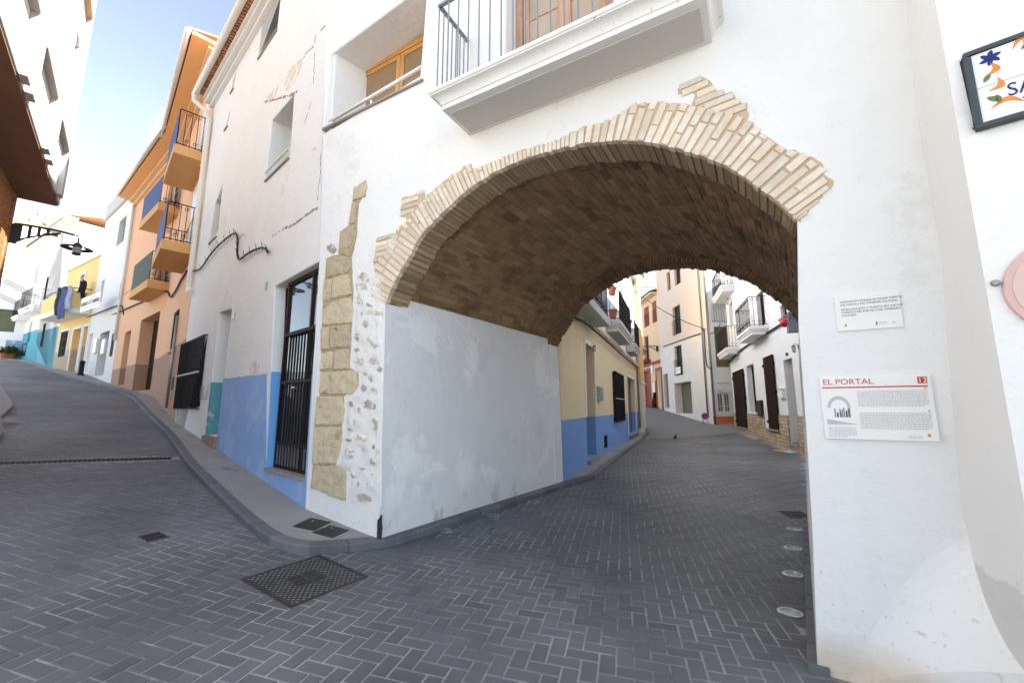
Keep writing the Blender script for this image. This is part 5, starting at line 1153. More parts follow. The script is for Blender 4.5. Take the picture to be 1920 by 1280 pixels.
# ================================================================== cream house with the garage
cl = P_.pts([(1242, 649), (1317, 624)]); csl = (cl[1][1]-cl[0][1])/(cl[1][0]-cl[0][0])
m_p = plaster('cream_pink_wall', (.74, .62, .52), .03, .002, dado=[(cl[1][1]-csl*cl[1][0], csl, (.76, .735, .69), .01)], stains=[((.66, .62, .57), 2.5, .66, 1, 3)])
cream = thing('garage_house', 'tall cream house with a roller garage door at the bend of the street', 'house', P_)
LP = float(np.linalg.norm(pp-P_.p)); PT = 12.5
v = [P_.quad((1263, 719), (1295, 714), (1299, 777), (1268, 773)), P_.quad((1244, 702), (1252, 700), (1255, 765), (1246, 764)), P_.quad((1265, 649), (1278, 646), (1280, 702), (1266, 704)), P_.quad((1262, 577), (1275, 570), (1277, 624), (1262, 629)), P_.quad((1264, 505), (1275, 498), (1276, 531), (1265, 536)), P_.quad((1250, 512), (1256, 508), (1257, 544), (1251, 546))]
walls('wall', P_, [(-LP, .2), (.06, .2), (.06, PT), (-LP, PT)], [(rect(v[0]), .55)]+[(rect(q), .25) for q in v[1:]], m_p, cream, 6., .01, shell=False)
mb = MB(); mb.box(-LP, -.66, .66, 6, .2, PT); mb.quad((-LP, 0, PT), (.06, 0, PT), (.06, .66, PT), (-LP, .66, PT)); mb.quad((.06, .0, PT), (.06, 0, 10.5), (.06, 6, 10.5), (.06, 6, PT)); obj('rear_block', mb, m_p, cream, P_)
door(cream, P_, v[0], .5, simple('grey_olive_roller_door', (.21, .195, .16), .9, .05), 'roll', 'garage_door'); door(cream, P_, v[1], .2, m_grey, 'panel')
for i in (2, 3, 4, 5):
    q = v[i]; wn = window(cream, P_, q, .16, m_brownwood, 2, 1, .05)
    if i in (2, 3): mb = MB(); z1_ = q[2]+(1.0 if i == 2 else .95); bars(mb, q[0]-.05, q[1]+.05, -.06, q[2], z1_, .12, .009, 5, (q[2]+.03, z1_)); obj('railing', mb, m_bar, wn, P_)
mb = MB(); mb.box(-LP-.1, .1, -.4, 0, PT, PT+.2); obj('roof', mb, m_tr, cream, P_)
mb = MB(); x, _ = P_.px(1320, 650); mb.tube([(x, -.06, 1.1), (x, -.06, PT)], .05, 8); obj('downpipe', mb, m_grey, cream, P_, smooth=True)
# ================================================================== pale orange house with rust red doors
m_d = plaster('pale_apricot_wall', (.78, .58, .36), .03, .002)
m_rust = simple('rust_red_paint', (.26, .055, .028), .6, .3, 0, .15, 6)
rust = thing('rust_door_house', 'apricot house with rust red doors and red arched shutters at the far bend', 'house', D_)
LD = 6.5; DT = (D_.px(1200, 572)[1]+D_.px(1238, 548)[1])/2
v = [D_.quad((1208, 578), (1217, 572), (1217, 610), (1208, 615)), D_.quad((1223, 566), (1231, 562), (1231, 602), (1224, 607)), D_.quad((1208, 632), (1216, 628), (1217, 676), (1209, 678)), D_.quad((1206, 698), (1219, 695), (1220, 762), (1207, 761)), D_.quad((1232, 695), (1240, 693), (1242, 764), (1234, 763))]
walls('wall', D_, [(-LD, .8), (0, .8), (0, DT), (-LD, DT)], [(rect(q), .25) for q in v], m_d, rust, 6., .01)
for i in (0, 1):
    q = v[i]; mb = MB(); mb.box(*q[:2], .05, .08, *q[2:])
    for k in range(12): z = q[2]+(q[3]-q[2])*k/12; mb.box(q[0]+.05, q[1]-.05, .03, .06, z+.02, z+(q[3]-q[2])/12-.02)
    sh = obj('shutter', mb, m_rust, rust, D_); mb = MB(); bars(mb, q[0], q[1], -.02, q[2], q[2]+1., .12, .01, 5, (q[2]+.03, q[2]+1.)); obj('railing', mb, m_rust, sh, D_)
window(rust, D_, v[2], .15, m_rust, 2, 1, .07, name='balcony_door'); q = v[2]; balcony(rust, D_, q[0]-.7, q[1]+.3, q[2]+.02, .6, .2, m_rust, m_bar, 1.0, .13, False, None, False)
door(rust, D_, v[3], .15, m_rust, 'panel'); door(rust, D_, v[4], .15, m_rust, 'plank')
for q in (v[3], v[4]): mb = MB(); e = .22; mb.box(q[0]-e, q[0], -.04, .02, q[2]-.3, q[3]); mb.box(q[1], q[1]+e, -.04, .02, q[2]-.3, q[3]); mb.box(q[0]-e, q[1]+e, -.04, .02, q[3], q[3]+e); obj('surround', mb, m_rust, rust, D_)
zz = D_.px(1225, 681)[1]; mb = MB(); mb.box(-LD, 0, -.14, 0, zz-.1, zz+.1); obj('string_course', mb, m_rust, rust, D_, bevel=.02)
for u, v_ in ((1228, 727), (1224, 691)): a, z = D_.px(u, v_); mb = MB(); mb.box(a-.22, a+.22, -.1, 0, z-.35, z+.35); obj('meter_box', mb, m_whitepaint, rust, D_, bevel=.02)
eave(rust, D_, -LD, .0, DT, .5, plaster('cream_eave', (.74, .62, .44), .03, .002), .14, .3, 5.)
fb_ = Fr((9.6, 44), (1, .1)); fh = thing('distant_house', 'greyish white house end seen above the apricot roof', 'house', fb_); zt = fb_.px(1215, 537)[1]
mb = MB(); mb.box(-1.5, 6, 0, 6, 0, zt); mb.box(-1.7, 6.2, -.3, 6, zt, zt+.25); obj('wall', mb, plaster('grey_white_end', (.66, .66, .67), .04, .002), fh, fb_, bevel=.03)
mb = MB(); mb.box(1.6, 2.1, .3, 1, zt+.25, zt+1.0); obj('chimney', mb, m_slate, fh, fb_)
# ================================================================== signs
m_ink = simple('dark_print', (.10, .10, .11), .6, .2); m_red = simple('red_print', (.50, .035, .03), .5, .3); m_plate = simple('white_enamel_panel', (.80, .79, .77), .3, .45, 0, .03, 3)
m_lt = simple('grey_print', (.40, .40, .41), .7, .2); m_or = simple('orange_print', (.75, .25, .04), .5, .3)
def px_frame(*quad): 
    q = A_.pts(quad); s0, s1 = (q[0][0]+q[3][0])/2, (q[1][0]+q[2][0])/2; z1_, z0 = (q[0][1]+q[1][1])/2, (q[2][1]+q[3][1])/2
    return s0, s1, z0, z1_
def lines(mb, s0, s1, z0, z1_, n, y=-.019, h=.32, rag=True):
    """rows of tiny print, too small to read in the photograph: runs of word-long dashes"""
    st = (z1_-z0)/n
    for i in range(n):
        z = z1_-(i+.7)*st; x = s0; last = s1-(s1-s0)*(.45*random.random() if rag and i == n-1 else 0)
        while x < last-.004:
            w = min(random.uniform(.006, .022), last-x); mb.box(x, x+w, y-.0006, y, z, z+st*h); x += w+.0035
F0 = Fr(A_.xy(px_frame((1535, 707), (1742, 702), (1763, 828), (1547, 822))[0]), A_.d)
s0, s1, z0, z1_ = px_frame((1535, 707), (1742, 702), (1763, 828), (1547, 822)); W0, H0 = s1-s0, z1_-z0
F0 = Fr(A_.xy(s0), A_.d, z0)
pn = thing('information_panel', 'white information panel titled EL PORTAL with a red line and number 12', 'sign', F0)
mb = MB(); mb.box(0, W0, -.018, -.0, 0, H0); obj('panel', mb, m_plate, pn, F0, bevel=.004)
lettering('EL PORTAL', H0*.125, m_red, pn, F0, W0*.03, -.0185, H0*.875, sx=1.06, name='title_lettering')
mb = MB(); mb.box(W0*.02, W0*.965, -.0192, -.018, H0*.815, H0*.835); mb.box(W0*.885, W0*.965, -.0192, -.018, H0*.865, H0*.965); obj('red_rule', mb, m_red, pn, F0)
lettering('12', H0*.10, m_plate, pn, F0, W0*.925, -.0202, H0*.880, 'CENTER', 1.1, name='number_lettering')
mb = MB(); lines(mb, W0*.345, W0*.955, H0*.52, H0*.77, 9); lines(mb, W0*.345, W0*.955, H0*.17, H0*.43, 10); lines(mb, W0*.04, W0*.30, H0*.035, H0*.20, 6); lines(mb, W0*.75, W0*.86, H0*.045, H0*.085, 2); obj('small_print', mb, m_lt, pn, F0)
mb = MB()
for a, b in ((.93, .78), (.935, .445)): mb.box(W0*a, W0*(a+.018), -.0192, -.018, H0*b, H0*(b+.02))
mb.box(W0*.905, W0*.93, -.0192, -.018, H0*.07, H0*.115); obj('emblem', mb, m_or, pn, F0)
# the small old photograph of the arch printed on it
ox, oz, ow, oh = W0*.035, H0*.235, W0*.275, H0*.52; m_ph = simple('grey_photo_print', (.50, .50, .51), .6, .2, 0, .1, 30)
mb = MB(); mb.box(ox, ox+ow, -.0188, -.018, oz, oz+oh); ph = obj('printed_photograph', mb, m_plate, pn, F0)
arc = lambda r, n=14: [(ox+ow*(.46+r*math.cos(math.pi*k/n)), oz+oh*(.50+.92*r*math.sin(math.pi*k/n)*1.)) for k in range(n+1)]
mb = MB(); mb.prism(arc(.40)+arc(.29)[::-1], -.0194, -.0188); mb.prism([(ox, oz+oh*.16), (ox+ow, oz+oh*.02), (ox+ow, oz), (ox, oz)], -.0193, -.0188); obj('arch_print', mb, m_ph, ph, F0)
mb = MB()
for k in range(11): x = ox+ow*(.30+.05*k)+random.uniform(-.003, .003); zb_ = oz+oh*.22; hh = oh*random.uniform(.12, .3); mb.box(x, x+ow*.035, -.0197, -.0193, zb_, zb_+hh)
obj('figures_print', mb, m_ink, ph, F0)
s0, s1, z0, z1_ = px_frame((1563, 557), (1685, 545), (1694, 612), (1570, 623)); F1 = Fr(A_.xy(s0), A_.d, z0); W1, H1 = s1-s0, z1_-z0
pl = thing('small_plaque', 'small white plaque with two short paragraphs above the EL PORTAL panel', 'sign', F1)
mb = MB(); mb.box(0, W1, -.012, 0, 0, H1); obj('panel', mb, m_plate, pl, F1, bevel=.003)
for i, (tx, sx) in enumerate([("ADECUACIÓ I POSADA EN VALOR TURÍSTIC", 1.), ("DEL PORTAL I DE L'ITINERARI CULTURAL", 1.), ("ADECUACIÓN Y PUESTA EN VALOR", 1.22), ("TURÍSTICO DEL PORTAL Y DEL ITINERARIO", .98), ("CULTURAL", 1.)]):
    lettering(tx, H1*.072, m_ink, pl, F1, W1*.09, -.0125, H1*(.80-.085*i-(.05 if i > 1 else 0)), sx=sx*.93, name='paragraph_lettering')
mb = MB(); mb.box(W1*.12, W1*.155, -.0128, -.012, H1*.12, H1*.19); obj('emblem', mb, m_or, pl, F1)
mb = MB(); mb.box(W1*.60, W1*.62, -.0128, -.012, H1*.10, H1*.20); obj('emblem', mb, m_red, pl, F1)
mb = MB(); lines(mb, W1*.64, W1*.77, H1*.12, H1*.19, 2, -.012); lines(mb, W1*.84, W1*.92, H1*.10, H1*.17, 2, -.012); obj('small_print', mb, m_lt, pl, F1)
# ceramic street name sign
q = SR.pts([(1800, 110), (1920, 71), (1920, 222), (1830, 250)]); s0 = (q[0][0]+q[3][0])/2; z1_, z0 = q[0][1], q[3][1]; F2 = Fr(SR.xy(s0), SR.d, z0); H2 = z1_-z0; W2 = H2*1.75
ts = thing('ceramic_street_sign', 'tiled street name sign with painted flowers in a dark frame', 'sign', F2)
m_frame = simple('dark_slate_frame', (.055, .065, .075), .6, .4, 0, .25, 20, .002, 60); m_tile = simple('glazed_white_tile', (.78, .76, .73), .12, .5, 0, .03, 3); m_blu = simple('cobalt_glaze', (.015, .025, .16), .2, .5); m_yg = simple('orange_glaze', (.72, .25, .03), .2, .5, 0, .25, 14); m_grn = simple('green_glaze', (.12, .2, .06), .2, .5, 0, .3, 14)
fwid = H2*.062
mb = MB(); mb.box(0, W2, -.04, 0, 0, fwid); mb.box(0, W2, -.04, 0, H2-fwid, H2); mb.box(0, fwid, -.04, 0, fwid, H2-fwid); mb.box(W2-fwid, W2, -.04, 0, fwid, H2-fwid); obj('frame', mb, m_frame, ts, F2, bevel=.008)
mb = MB(); tw = (W2-2*fwid)/4; th_ = (H2-2*fwid)/2
for i in range(4):
    for j in range(2): mb.box(fwid+tw*i+.001, fwid+tw*(i+1)-.001, -.03, 0, fwid+th_*j+.001, fwid+th_*(j+1)-.001)
obj('tiles', mb, m_tile, ts, F2, bevel=.002)
def petal(mb, cx, cz, a, L, w, y=-.0315, n=8, bend=.0):
    ps = []
    for k in range(n+1): f = k/n; ps.append((L*f, w*math.sin(math.pi*f)**.8+bend*L*math.sin(math.pi*f)))
    for k in range(n-1, 0, -1): f = k/n; ps.append((L*f, -w*math.sin(math.pi*f)**.8*.6+bend*L*math.sin(math.pi*f)))
    c, s = math.cos(a), math.sin(a); mb.prism([(cx+x*c-z*s, cz+x*s+z*c) for x, z in ps], y, -.03)
u_ = H2
mb = MB(); cx, cz = fwid*1.25+u_*.13, H2-fwid-u_*.11
for k in range(6): petal(mb, cx, cz, k*math.pi/3+.3, u_*.095, u_*.028)
obj('flower', mb, m_blu, ts, F2)
mb = MB(); x0 = fwid*1.25
for (a, b, an, L, w, bd_) in [(.30, .83, .25, .24, .035, .35), (.06, .62, 1.2, .17, .04, -.5), (.07, .43, 1.0, .16, .04, -.5), (.06, .20, -.1, .26, .035, .3), (.62, .84, .1, .22, .03, .3), (.66, .17, .1, .22, .03, -.3)]: mb = MB(); petal(mb, x0+u_*a, u_*b, an, u_*L, u_*w, bend=bd_); obj('scroll', mb, m_yg, ts, F2)
mb = MB()
for (a, b, an, L, w) in [(.36, .80, .5, .14, .03), (.05, .55, .9, .1, .03), (.05, .36, -.8, .12, .035), (.12, .36, -1.4, .12, .03), (.30, .22, .3, .16, .03), (.36, .26, -.2, .16, .03)]: petal(mb, x0+u_*a, u_*b, an, u_*L, u_*w)
obj('leaf_ornament', mb, m_grn, ts, F2)
_l = SR.px(1887, 188); _h = (SR.px(1895, 158)[1]-SR.px(1895, 187)[1])*1.2
lettering('SA', _h, m_blu, ts, F2, _l[0]-s0, -.0312, _l[1]-z0, sx=.85, name='street_name_lettering')
# round faded prohibition sign
sE = SR.px(1881, 560)[0]; rr = .30; zc = SR.px(1905, 545)[1]; rr = SR.px(1905, 455)[1]-zc; s0 = sE+rr; F3 = Fr(SR.xy(s0), SR.d, zc)
rd = thing('round_road_sign', 'faded pale red round road sign on the right wall', 'sign', F3)
mb = MB(); mb.lathe([(0, -.02), (rr*.98, -.02), (rr, -.012), (rr, -.002), (0, -.002)], n=40, axis='y'); obj('disc', mb, simple('faded_red_enamel', (.66, .43, .40), .5, .4, 0, .15, 5), rd, F3)
mb = MB(); mb.lathe([(0, -.024), (rr*.86, -.024), (rr*.87, -.02)], n=40, axis='y'); obj('centre', mb, simple('faded_pink_enamel', (.66, .49, .46), .5, .4, 0, .12, 4), rd, F3)
mb = MB(); sx_, sz_ = SR.px(1866, 531); mb.lathe([(0, -.03), (.012, -.03), (.018, 0)], (sx_-s0, 0, sz_-zc), 8, 'y'); obj('anchor_bolt', mb, m_grey, rd, F3)
# for-sale board on the yellow balcony
r = Y_.box(155, 188, 561, 580, -.98); bx = Y_.px(155, 570, -1.0)[0]; bz = Y_.px(170, 580, -1.)[1]; F4 = Fr(Y_.xy(bx, -1.03), Y_.d, bz); W4 = Y_.px(188, 570, -1.)[0]-bx; H4 = Y_.px(155, 561, -1.)[1]-bz
fs = thing('for_sale_board', 'white for sale board with a telephone number on the yellow balcony', 'sign', F4)
mb = MB(); mb.box(0, W4, -.02, 0, 0, H4); obj('board', mb, m_plate, fs, F4)
mb = MB(); mb.box(W4*.02, W4*.98, -.024, -.02, H4*.36, H4*.66); obj('number_strip', mb, m_ink, fs, F4); lettering('672 39 26 36', H4*.30, m_plate, fs, F4, W4*.5, -.026, H4*.40, 'CENTER', W4/H4*.19, name='number_lettering')
mb = MB(); mb.lathe([(0, -.024), (H4*.12, -.024), (H4*.12, -.02)], (W4*.24, 0, H4*.82), 12, 'y'); mb.box(W4*.05, W4*.95, -.023, -.02, H4*.18, H4*.25); obj('emblem', mb, m_red, fs, F4)
mb = MB(); mb.box(W4*.4, W4*.8, -.023, -.02, H4*.76, H4*.84); obj('small_print', mb, m_lt, fs, F4)
s0, z0 = P_.px(1268, 701, -.08); s1, z1_ = P_.px(1276, 687, -.08); F5 = Fr(P_.xy(s0, -.09), P_.d, z0)
fs = thing('window_notice', 'white notice tied to the window railing of the cream garage house', 'sign', F5); mb = MB(); mb.box(0, s1-s0, -.015, 0, 0, z1_-z0); obj('board', mb, m_plate, fs, F5); mb = MB(); lines(mb, .05, s1-s0-.05, .08, z1_-z0-.05, 3, -.015, .5); obj('small_print', mb, m_lt, fs, F5)
# no parking sign leaning on the cream house
s0, zc = P_.px(1325, 769, -.3); F6 = Fr(P_.xy(s0, -.42), P_.d+np.array([.9, .1]), z1(*P_.xy(s0, -.3))+.02)
ns = thing('no_parking_sign', 'round no parking sign on a low stand against the cream wall', 'sign', F6); R6 = .18; zc = .46
mb = MB(); mb.lathe([(0, -.02), (R6, -.02), (R6, 0), (0, 0)], (0, 0, zc), 24, 'y'); obj('disc', mb, simple('red_sign_enamel', (.55, .03, .06), .4), ns, F6)
mb = MB(); mb.lathe([(0, -.026), (R6*.72, -.026), (R6*.72, -.02)], (0, 0, zc), 24, 'y'); obj('centre', mb, simple('blue_sign_enamel', (.05, .09, .45), .4), ns, F6)
mb = MB(); mb.prism([(-R6*.6, zc+R6*.45), (-R6*.45, zc+R6*.6), (R6*.6, zc-R6*.45), (R6*.45, zc-R6*.6)], -.032, -.026); obj('slash', mb, m_red, ns, F6)
mb = MB()
for x in (-.16, .16): mb.tube([(x*.6, .0, zc-.12), (x, -.12, 0)], .016, 6); mb.tube([(x*.6, .0, zc-.15), (x, .16, 0)], .016, 6)
obj('stand', mb, m_grey, ns, F6)
# ================================================================== street lamps
def street_lamp(lab, base, d, L, k_=1.):
    F = Fr(base[:2], (-d[1], d[0]), base[2]); o = thing('street_lamp', lab, 'street lamp', F, 'bracket street lamps')   # arm runs along -y
    mb = MB(); mb.box(-.03, .03, -.12, 0, -.32, .10); n = 14
    top = [(0, -.05-(L-.05)*k/n, .10+.05*math.sin(math.pi*k/n*.6)-.06*(k/n)**2) for k in range(n+1)]; mb.tube(top, .028, 6, True, .02)
    low = [(0, -.10-(L*.72-.1)*k/n, -.28+(.36)*(k/n)**.75) for k in range(n+1)]; mb.tube(low, .02, 6)
    for k in range(4):
        y = -.12-k*L*.13; zt_ = .11; zl = -.28+.36*((-y-.1)/(L*.72-.1))**.75 if -y > .1 else -.28; mb.box(-.015, .015, y-.05, y+.0, zl, zt_)
    obj('bracket', mb, m_lampgrey, o, F)
    c = (0, -L, 0); mb = MB(); mb.tube([(0, -L, .06), (0, -L, -.10)], .018, 6); sc = lambda P: [(a*k_, b*k_) for a, b in P]; mb.lathe(sc([(0, -.08), (.06, -.10), (.10, -.14), (.125, -.22), (.125, -.26), (.115, -.26), (.115, -.5), (.125, -.5), (.125, -.54), (.10, -.56), (0, -.56)]), c, 20); obj('lantern', mb, m_lampgrey, o, F, smooth=False)
    mb = MB(); mb.lathe(sc([(.117, -.28), (.119, -.30), (.119, -.46), (.117, -.48)]), c, 20); obj('diffuser', mb, simple('lamp_glass', (.42, .42, .42), .2, .5), o, F, smooth=True)
    mb = MB(); mb.lathe(sc([(.22, -.27), (.42, -.30), (.43, -.31), (.42, -.325), (.22, -.295), (.22, -.27)]), c, 28)
    for k in range(3): a = k*2.094+.4; mb.tube([(c[0]+.1*k_*math.cos(a), c[1]+.1*k_*math.sin(a), -.285*k_), (c[0]+.24*k_*math.cos(a), c[1]+.24*k_*math.sin(a), -.285*k_)], .01, 5)
    obj('shade_ring', mb, m_lampgrey, o, F); return o
m_lampgrey = simple('dark_grey_lamp_paint', (.035, .036, .042), .5, .5, .2, .15, 12)
ax = vdir(230); nr = np.array([ax[1], -ax[0]])
zl = LB.px(33, 450)[1]; b_ = LB.xy(-.02, 0); street_lamp('dark bracket street lamp on the corner of the brick building', (b_[0], b_[1], zl), nr, 1.0, .62)
a, z = D_.px(1234, 651); b_ = D_.xy(a); street_lamp('dark bracket street lamp on the apricot house beyond the arch', (b_[0], b_[1], z), -D_.n, 1.15)
# ================================================================== cables
def cable(lab, pts, r=.018, name='cable', clips=None, sub=4):
    p = chaikin(pts, 2); c = np.mean(np.array(p), 0); mb = MB(); mb.tube([tuple(q-c) for q in p], r, 6)
    if clips:
        for q in p[::clips]: mb.tube([tuple(q-c+np.array([0, 0, -.05])), tuple(q-c+np.array([-.02, -.03, .09]))], .006, 4)
    o = obj(name, mb, m_cable, None, Matrix.Translation(tuple(c)), smooth=False); return tag(o, lab, 'cable')
def on(fr, L, y=-.05): return [np.array(fr.w(*((lambda q: (q[0], y, q[1]))(fr.px(u, v, y))))) for u, v in L]
cable('thick black cable bundle zigzagging across the corner house wall', on(W_, [(355, 509), (366, 508), (378, 503), (392, 480), (407, 462), (424, 447), (438, 437), (444, 438), (446, 450), (445, 470), (445, 483), (450, 487), (464, 475), (480, 467), (496, 463), (503, 473)]), .019, clips=3)
cable('black cable running along the foot of the orange house upper floors', on(O2, [(207, 592), (240, 577), (275, 562), (300, 548), (316, 545)]) + on(O1, [(318, 560), (330, 545), (342, 520), (350, 508)]), .03)
cable('black cable slung along the narrow white house above its doors', on(N_, [(160, 596), (175, 590), (200, 580), (222, 572), (230, 574), (232, 590)]), .03)
cable('cable bundle under the balconies of the blue footed house', on(B_, [(1062, 592), (1082, 597), (1100, 606), (1118, 622), (1135, 636), (1152, 652), (1168, 667), (1184, 680), (1198, 690)], -.13), .03, clips=3)
cable('cable bundle along the shutter house above its shutters', on(H_, [(1366, 680), (1380, 664), (1395, 651), (1412, 640), (1430, 629), (1450, 617), (1470, 604)], -.06), .035, clips=4)
cable('black cable climbing the seam between the two cream house colours', on(P_, [(1243, 650), (1270, 640), (1295, 631), (1317, 624)], -.05), .03)
cable('cable dropping beside the downpipe of the cream garage house', on(P_, [(1320, 615), (1322, 650), (1324, 680), (1328, 690), (1335, 691)], -.09), .03)
pA, pB = np.array(B_.w(SE-.1, -.1, B_.px(1195, 566)[1])), np.array(P_.w(P_.px(1318, 614)[0], -.1, P_.px(1318, 614)[1]))
cable('overhead cable spanning the street beyond the arch', [pA+(pB-pA)*f-np.array([0, 0, .5*f*(1-f)*2]) for f in np.linspace(0, 1, 9)], .02)
pC = np.array(H_.w(*(lambda q: (q[0], -.3, q[1]))(H_.px(1362, 606)))); cable('drooping cable from the cream house to the shutter house balcony', [pB+(pC-pB)*f-np.array([0, 0, .9*f*(1-f)*2]) for f in np.linspace(0, 1, 9)], .022)
# ================================================================== things set in the ground
m_iron = simple('worn_cast_iron', (.045, .042, .040), .55, .5, .4, .4, 9, .001, 60)
mq = [G(u, v) for u, v in holes_px[0]]; C_ = sum(mq)/4; ex = ((mq[1]-mq[0])+(mq[2]-mq[3]))/2; ey = ((mq[3]-mq[0])+(mq[2]-mq[1]))/2
def gmat(c, ex, ey):
    x = Vector(ex).normalized(); y = Vector(ey); z = x.cross(y).normalized(); 
    if z.z < 0: z = -z
    y = z.cross(x); M = Matrix.Identity(4)
    for i in range(3): M[i][0], M[i][1], M[i][2], M[i][3] = x[i], y[i], z[i], c[i]
    return M
MM = gmat(C_+np.array([0, 0, .006]), ex, ey); hx, hy = np.linalg.norm(ex)/2+.005, np.linalg.norm(ey)/2+.005
mh = thing('manhole_cover', 'big square cast iron manhole cover with a diamond grid', 'manhole cover', MM)
mb = MB(); mb.box(-hx, hx, -hy, hy, -.03, .0); obj('bed', mb, tinted('pale_dust_fill', (.22, .215, .21), (.42, .41, .40), .95, .004, 60, .1, ((.02, .02, .02), 3.2, .53, .95), 6), mh)
mb = MB()
for a, b, c, d in ((-hx, -hx+.03, -hy, hy), (hx-.03, hx, -hy, hy), (-hx+.03, hx-.03, -hy, -hy+.03), (-hx+.03, hx-.03, hy-.03, hy)): mb.box(a, b, c, d, -.02, .007)
obj('frame', mb, m_iron, mh, bevel=.002)
mb = MB(); st = .052
def diag(mbx, sx):
    for k in range(-40, 41):
        o_ = k*st; P = []
        t0, t1 = max(-hx+.03, -hx+.03), hx-.03
        xs_ = np.linspace(-hx+.03, hx-.03, 60); ys_ = sx*xs_+o_; ok = (np.abs(ys_) < hy-.03)
        seg = []
        for x, y, f in zip(xs_, ys_, ok):
            inn_ = f and not (abs(x) < .13 and abs(y) < .10)
            if inn_: seg.append((x, y))
            if (not inn_ or x == xs_[-1]) and len(seg) > 1:
                (xa, ya), (xb, yb) = seg[0], seg[-1]; d = np.array([xb-xa, yb-ya]); d /= np.linalg.norm(d); nn = np.array([-d[1], d[0]])*.0065
                mbx.slab([(xa+nn[0], ya+nn[1]), (xa-nn[0], ya-nn[1]), (xb-nn[0], yb-nn[1]), (xb+nn[0], yb+nn[1])], -.002, .005+.0004*sx); seg = []
            elif not inn_: seg = []
diag(mb, 1.); diag(mb, -1.); obj('grid', mb, m_iron, mh)
mb = MB(); mb.box(-.13, -.005, -.10, .10, -.002, .006); mb.box(.005, .13, -.10, .10, -.002, .006)
for k in range(3): mb.box(-.11, -.02, -.07+.06*k, -.04+.06*k, .006, .009); mb.box(.02, .11, -.07+.06*k, -.04+.06*k, .006, .009)
obj('centre_plate', mb, m_iron, mh, bevel=.002)
m_bk = simple('black_rubbery_iron', (.012, .012, .013), .5, .4, .2, .3, 8)
for L, lab in (([(553, 985), (588, 969), (619, 982), (582, 998)], 'black square utility cover in the pavement, the one farther from the passage'), ([(588, 997), (622, 983), (654, 996), (617, 1011)], 'black square utility cover in the pavement, the one nearer the passage')):
    q = [G(u, v, Hk) for u, v in L]; c = sum(q)/4; M = gmat(c+np.array([0, 0, .004]), q[1]-q[0], q[3]-q[0]); a, b = np.linalg.norm(q[1]-q[0])/2, np.linalg.norm(q[3]-q[0])/2
    o = thing('utility_cover', lab, 'utility cover', M, 'black covers in the pavement'); mb = MB(); mb.box(-a, a, -b, b, -.02, .004); obj('lid', mb, m_bk, o, bevel=.004)
    mb = MB(); e = .035; mb.box(-a-e, a+e, -b-e, -b-.004, -.02, .003); mb.box(-a-e, a+e, b+.004, b+e, -.02, .003); mb.box(-a-e, -a-.004, -b-.004, b+.004, -.02, .003); mb.box(a+.004, a+e, -b-.004, b+.004, -.02, .003); obj('frame', mb, m_pave, o)
    mb = MB(); mb.tube([(a*.5, b*.4, .0), (a*.5, b*.4, .008)], .012, 8); obj('bolt', mb, m_grey, o)
def grate(lab, px, nb=8, name='drain_grate'):
    q = [G(u, v) for u, v in px]; c = sum(q)/4; M = gmat(c+np.array([0, 0, .004]), q[1]-q[0], q[3]-q[0]); a, b = (np.linalg.norm(q[1]-q[0])+np.linalg.norm(q[2]-q[3]))/4, (np.linalg.norm(q[3]-q[0])+np.linalg.norm(q[2]-q[1]))/4
    o = thing(name, lab, 'drain', M); mb = MB(); mb.box(-a, a, -b, b, -.03, .001); obj('slot_shade', mb, m_dark, o); mb = MB()  # flat black sheet under the bars, the drain's shade put into its colour
    for i in range(nb+1): x = -a+2*a*i/nb; mb.box(x-a*.35/nb, x+a*.35/nb, -b, b, -.02, .008)
    for y in (-b, 0, b): mb.box(-a-.01, a+.01, y-.012, y+.012, -.02, .0075)
    obj('bars', mb, m_iron, o); return o
grate('small rusty drain grate beside the right kerb in the passage', [(1468, 959), (1513, 960), (1514, 971), (1474, 970)], 8)
grate('small square drain grate in the road left of the manhole', [(258, 1008), (292, 1000), (316, 1005), (284, 1015)], 6)
# slotted channel drain across the left street
o = thing('channel_drain', 'long slotted channel drain across the left hand street', 'drain', at(drA[0], drA[1], z1(*drA))); Lc = float(np.linalg.norm(drB-drA)); mb = MB(); me_ = MB(); n = int(Lc/.055); base = np.array([drA[0], drA[1], z1(*drA)])
def dp(s, w, h): p = drA+dd*s+dn*w; return tuple(np.array([p[0], p[1], z1(*p)+h])-base)
for k in range(n):
    s = k*.055
    mb.add([dp(s, -.09, .007), dp(s+.016, -.09, .007), dp(s+.016, .09, .007), dp(s, .09, .007), dp(s, -.09, -.03), dp(s+.016, -.09, -.03), dp(s+.016, .09, -.03), dp(s, .09, -.03)], [(0, 1, 2, 3), (0, 4, 5, 1), (1, 5, 6, 2), (2, 6, 7, 3), (3, 7, 4, 0)])
for w0, w1_ in ((-.11, -.09), (.09, .11), (-.006, .006)):
    for k in range(0, n, 6):
        s, e = k*.055, min((k+6)*.055, Lc); me_.add([dp(s, w0, .0075), dp(e, w0, .0075), dp(e, w1_, .0075), dp(s, w1_, .0075)], [(0, 1, 2, 3)])
obj('bars', mb, m_iron, o); obj('edge_rails', me_, m_iron, o)
mb = MB()
for k in range(0, n, 6): s, e = k*.055, min((k+6)*.055, Lc); mb.add([dp(s, -.09, .0008), dp(e, -.09, .0008), dp(e, .09, .0008), dp(s, .09, .0008)], [(0, 1, 2, 3)])
obj('slot_shade', mb, m_dark, o)  # flat black sheet at road level, shade of the slots painted in
mb = MB()
for k in range(0, n, 4):
    s, e = k*.055-.0, min((k+4)*.055, Lc)
    for w0, w1_ in ((-.18, -.111), (.111, .18)): mb.add([dp(s, w0, .0045), dp(e, w0, .0045), dp(e, w1_, .0045), dp(s, w1_, .0045)], [(0, 1, 2, 3)])
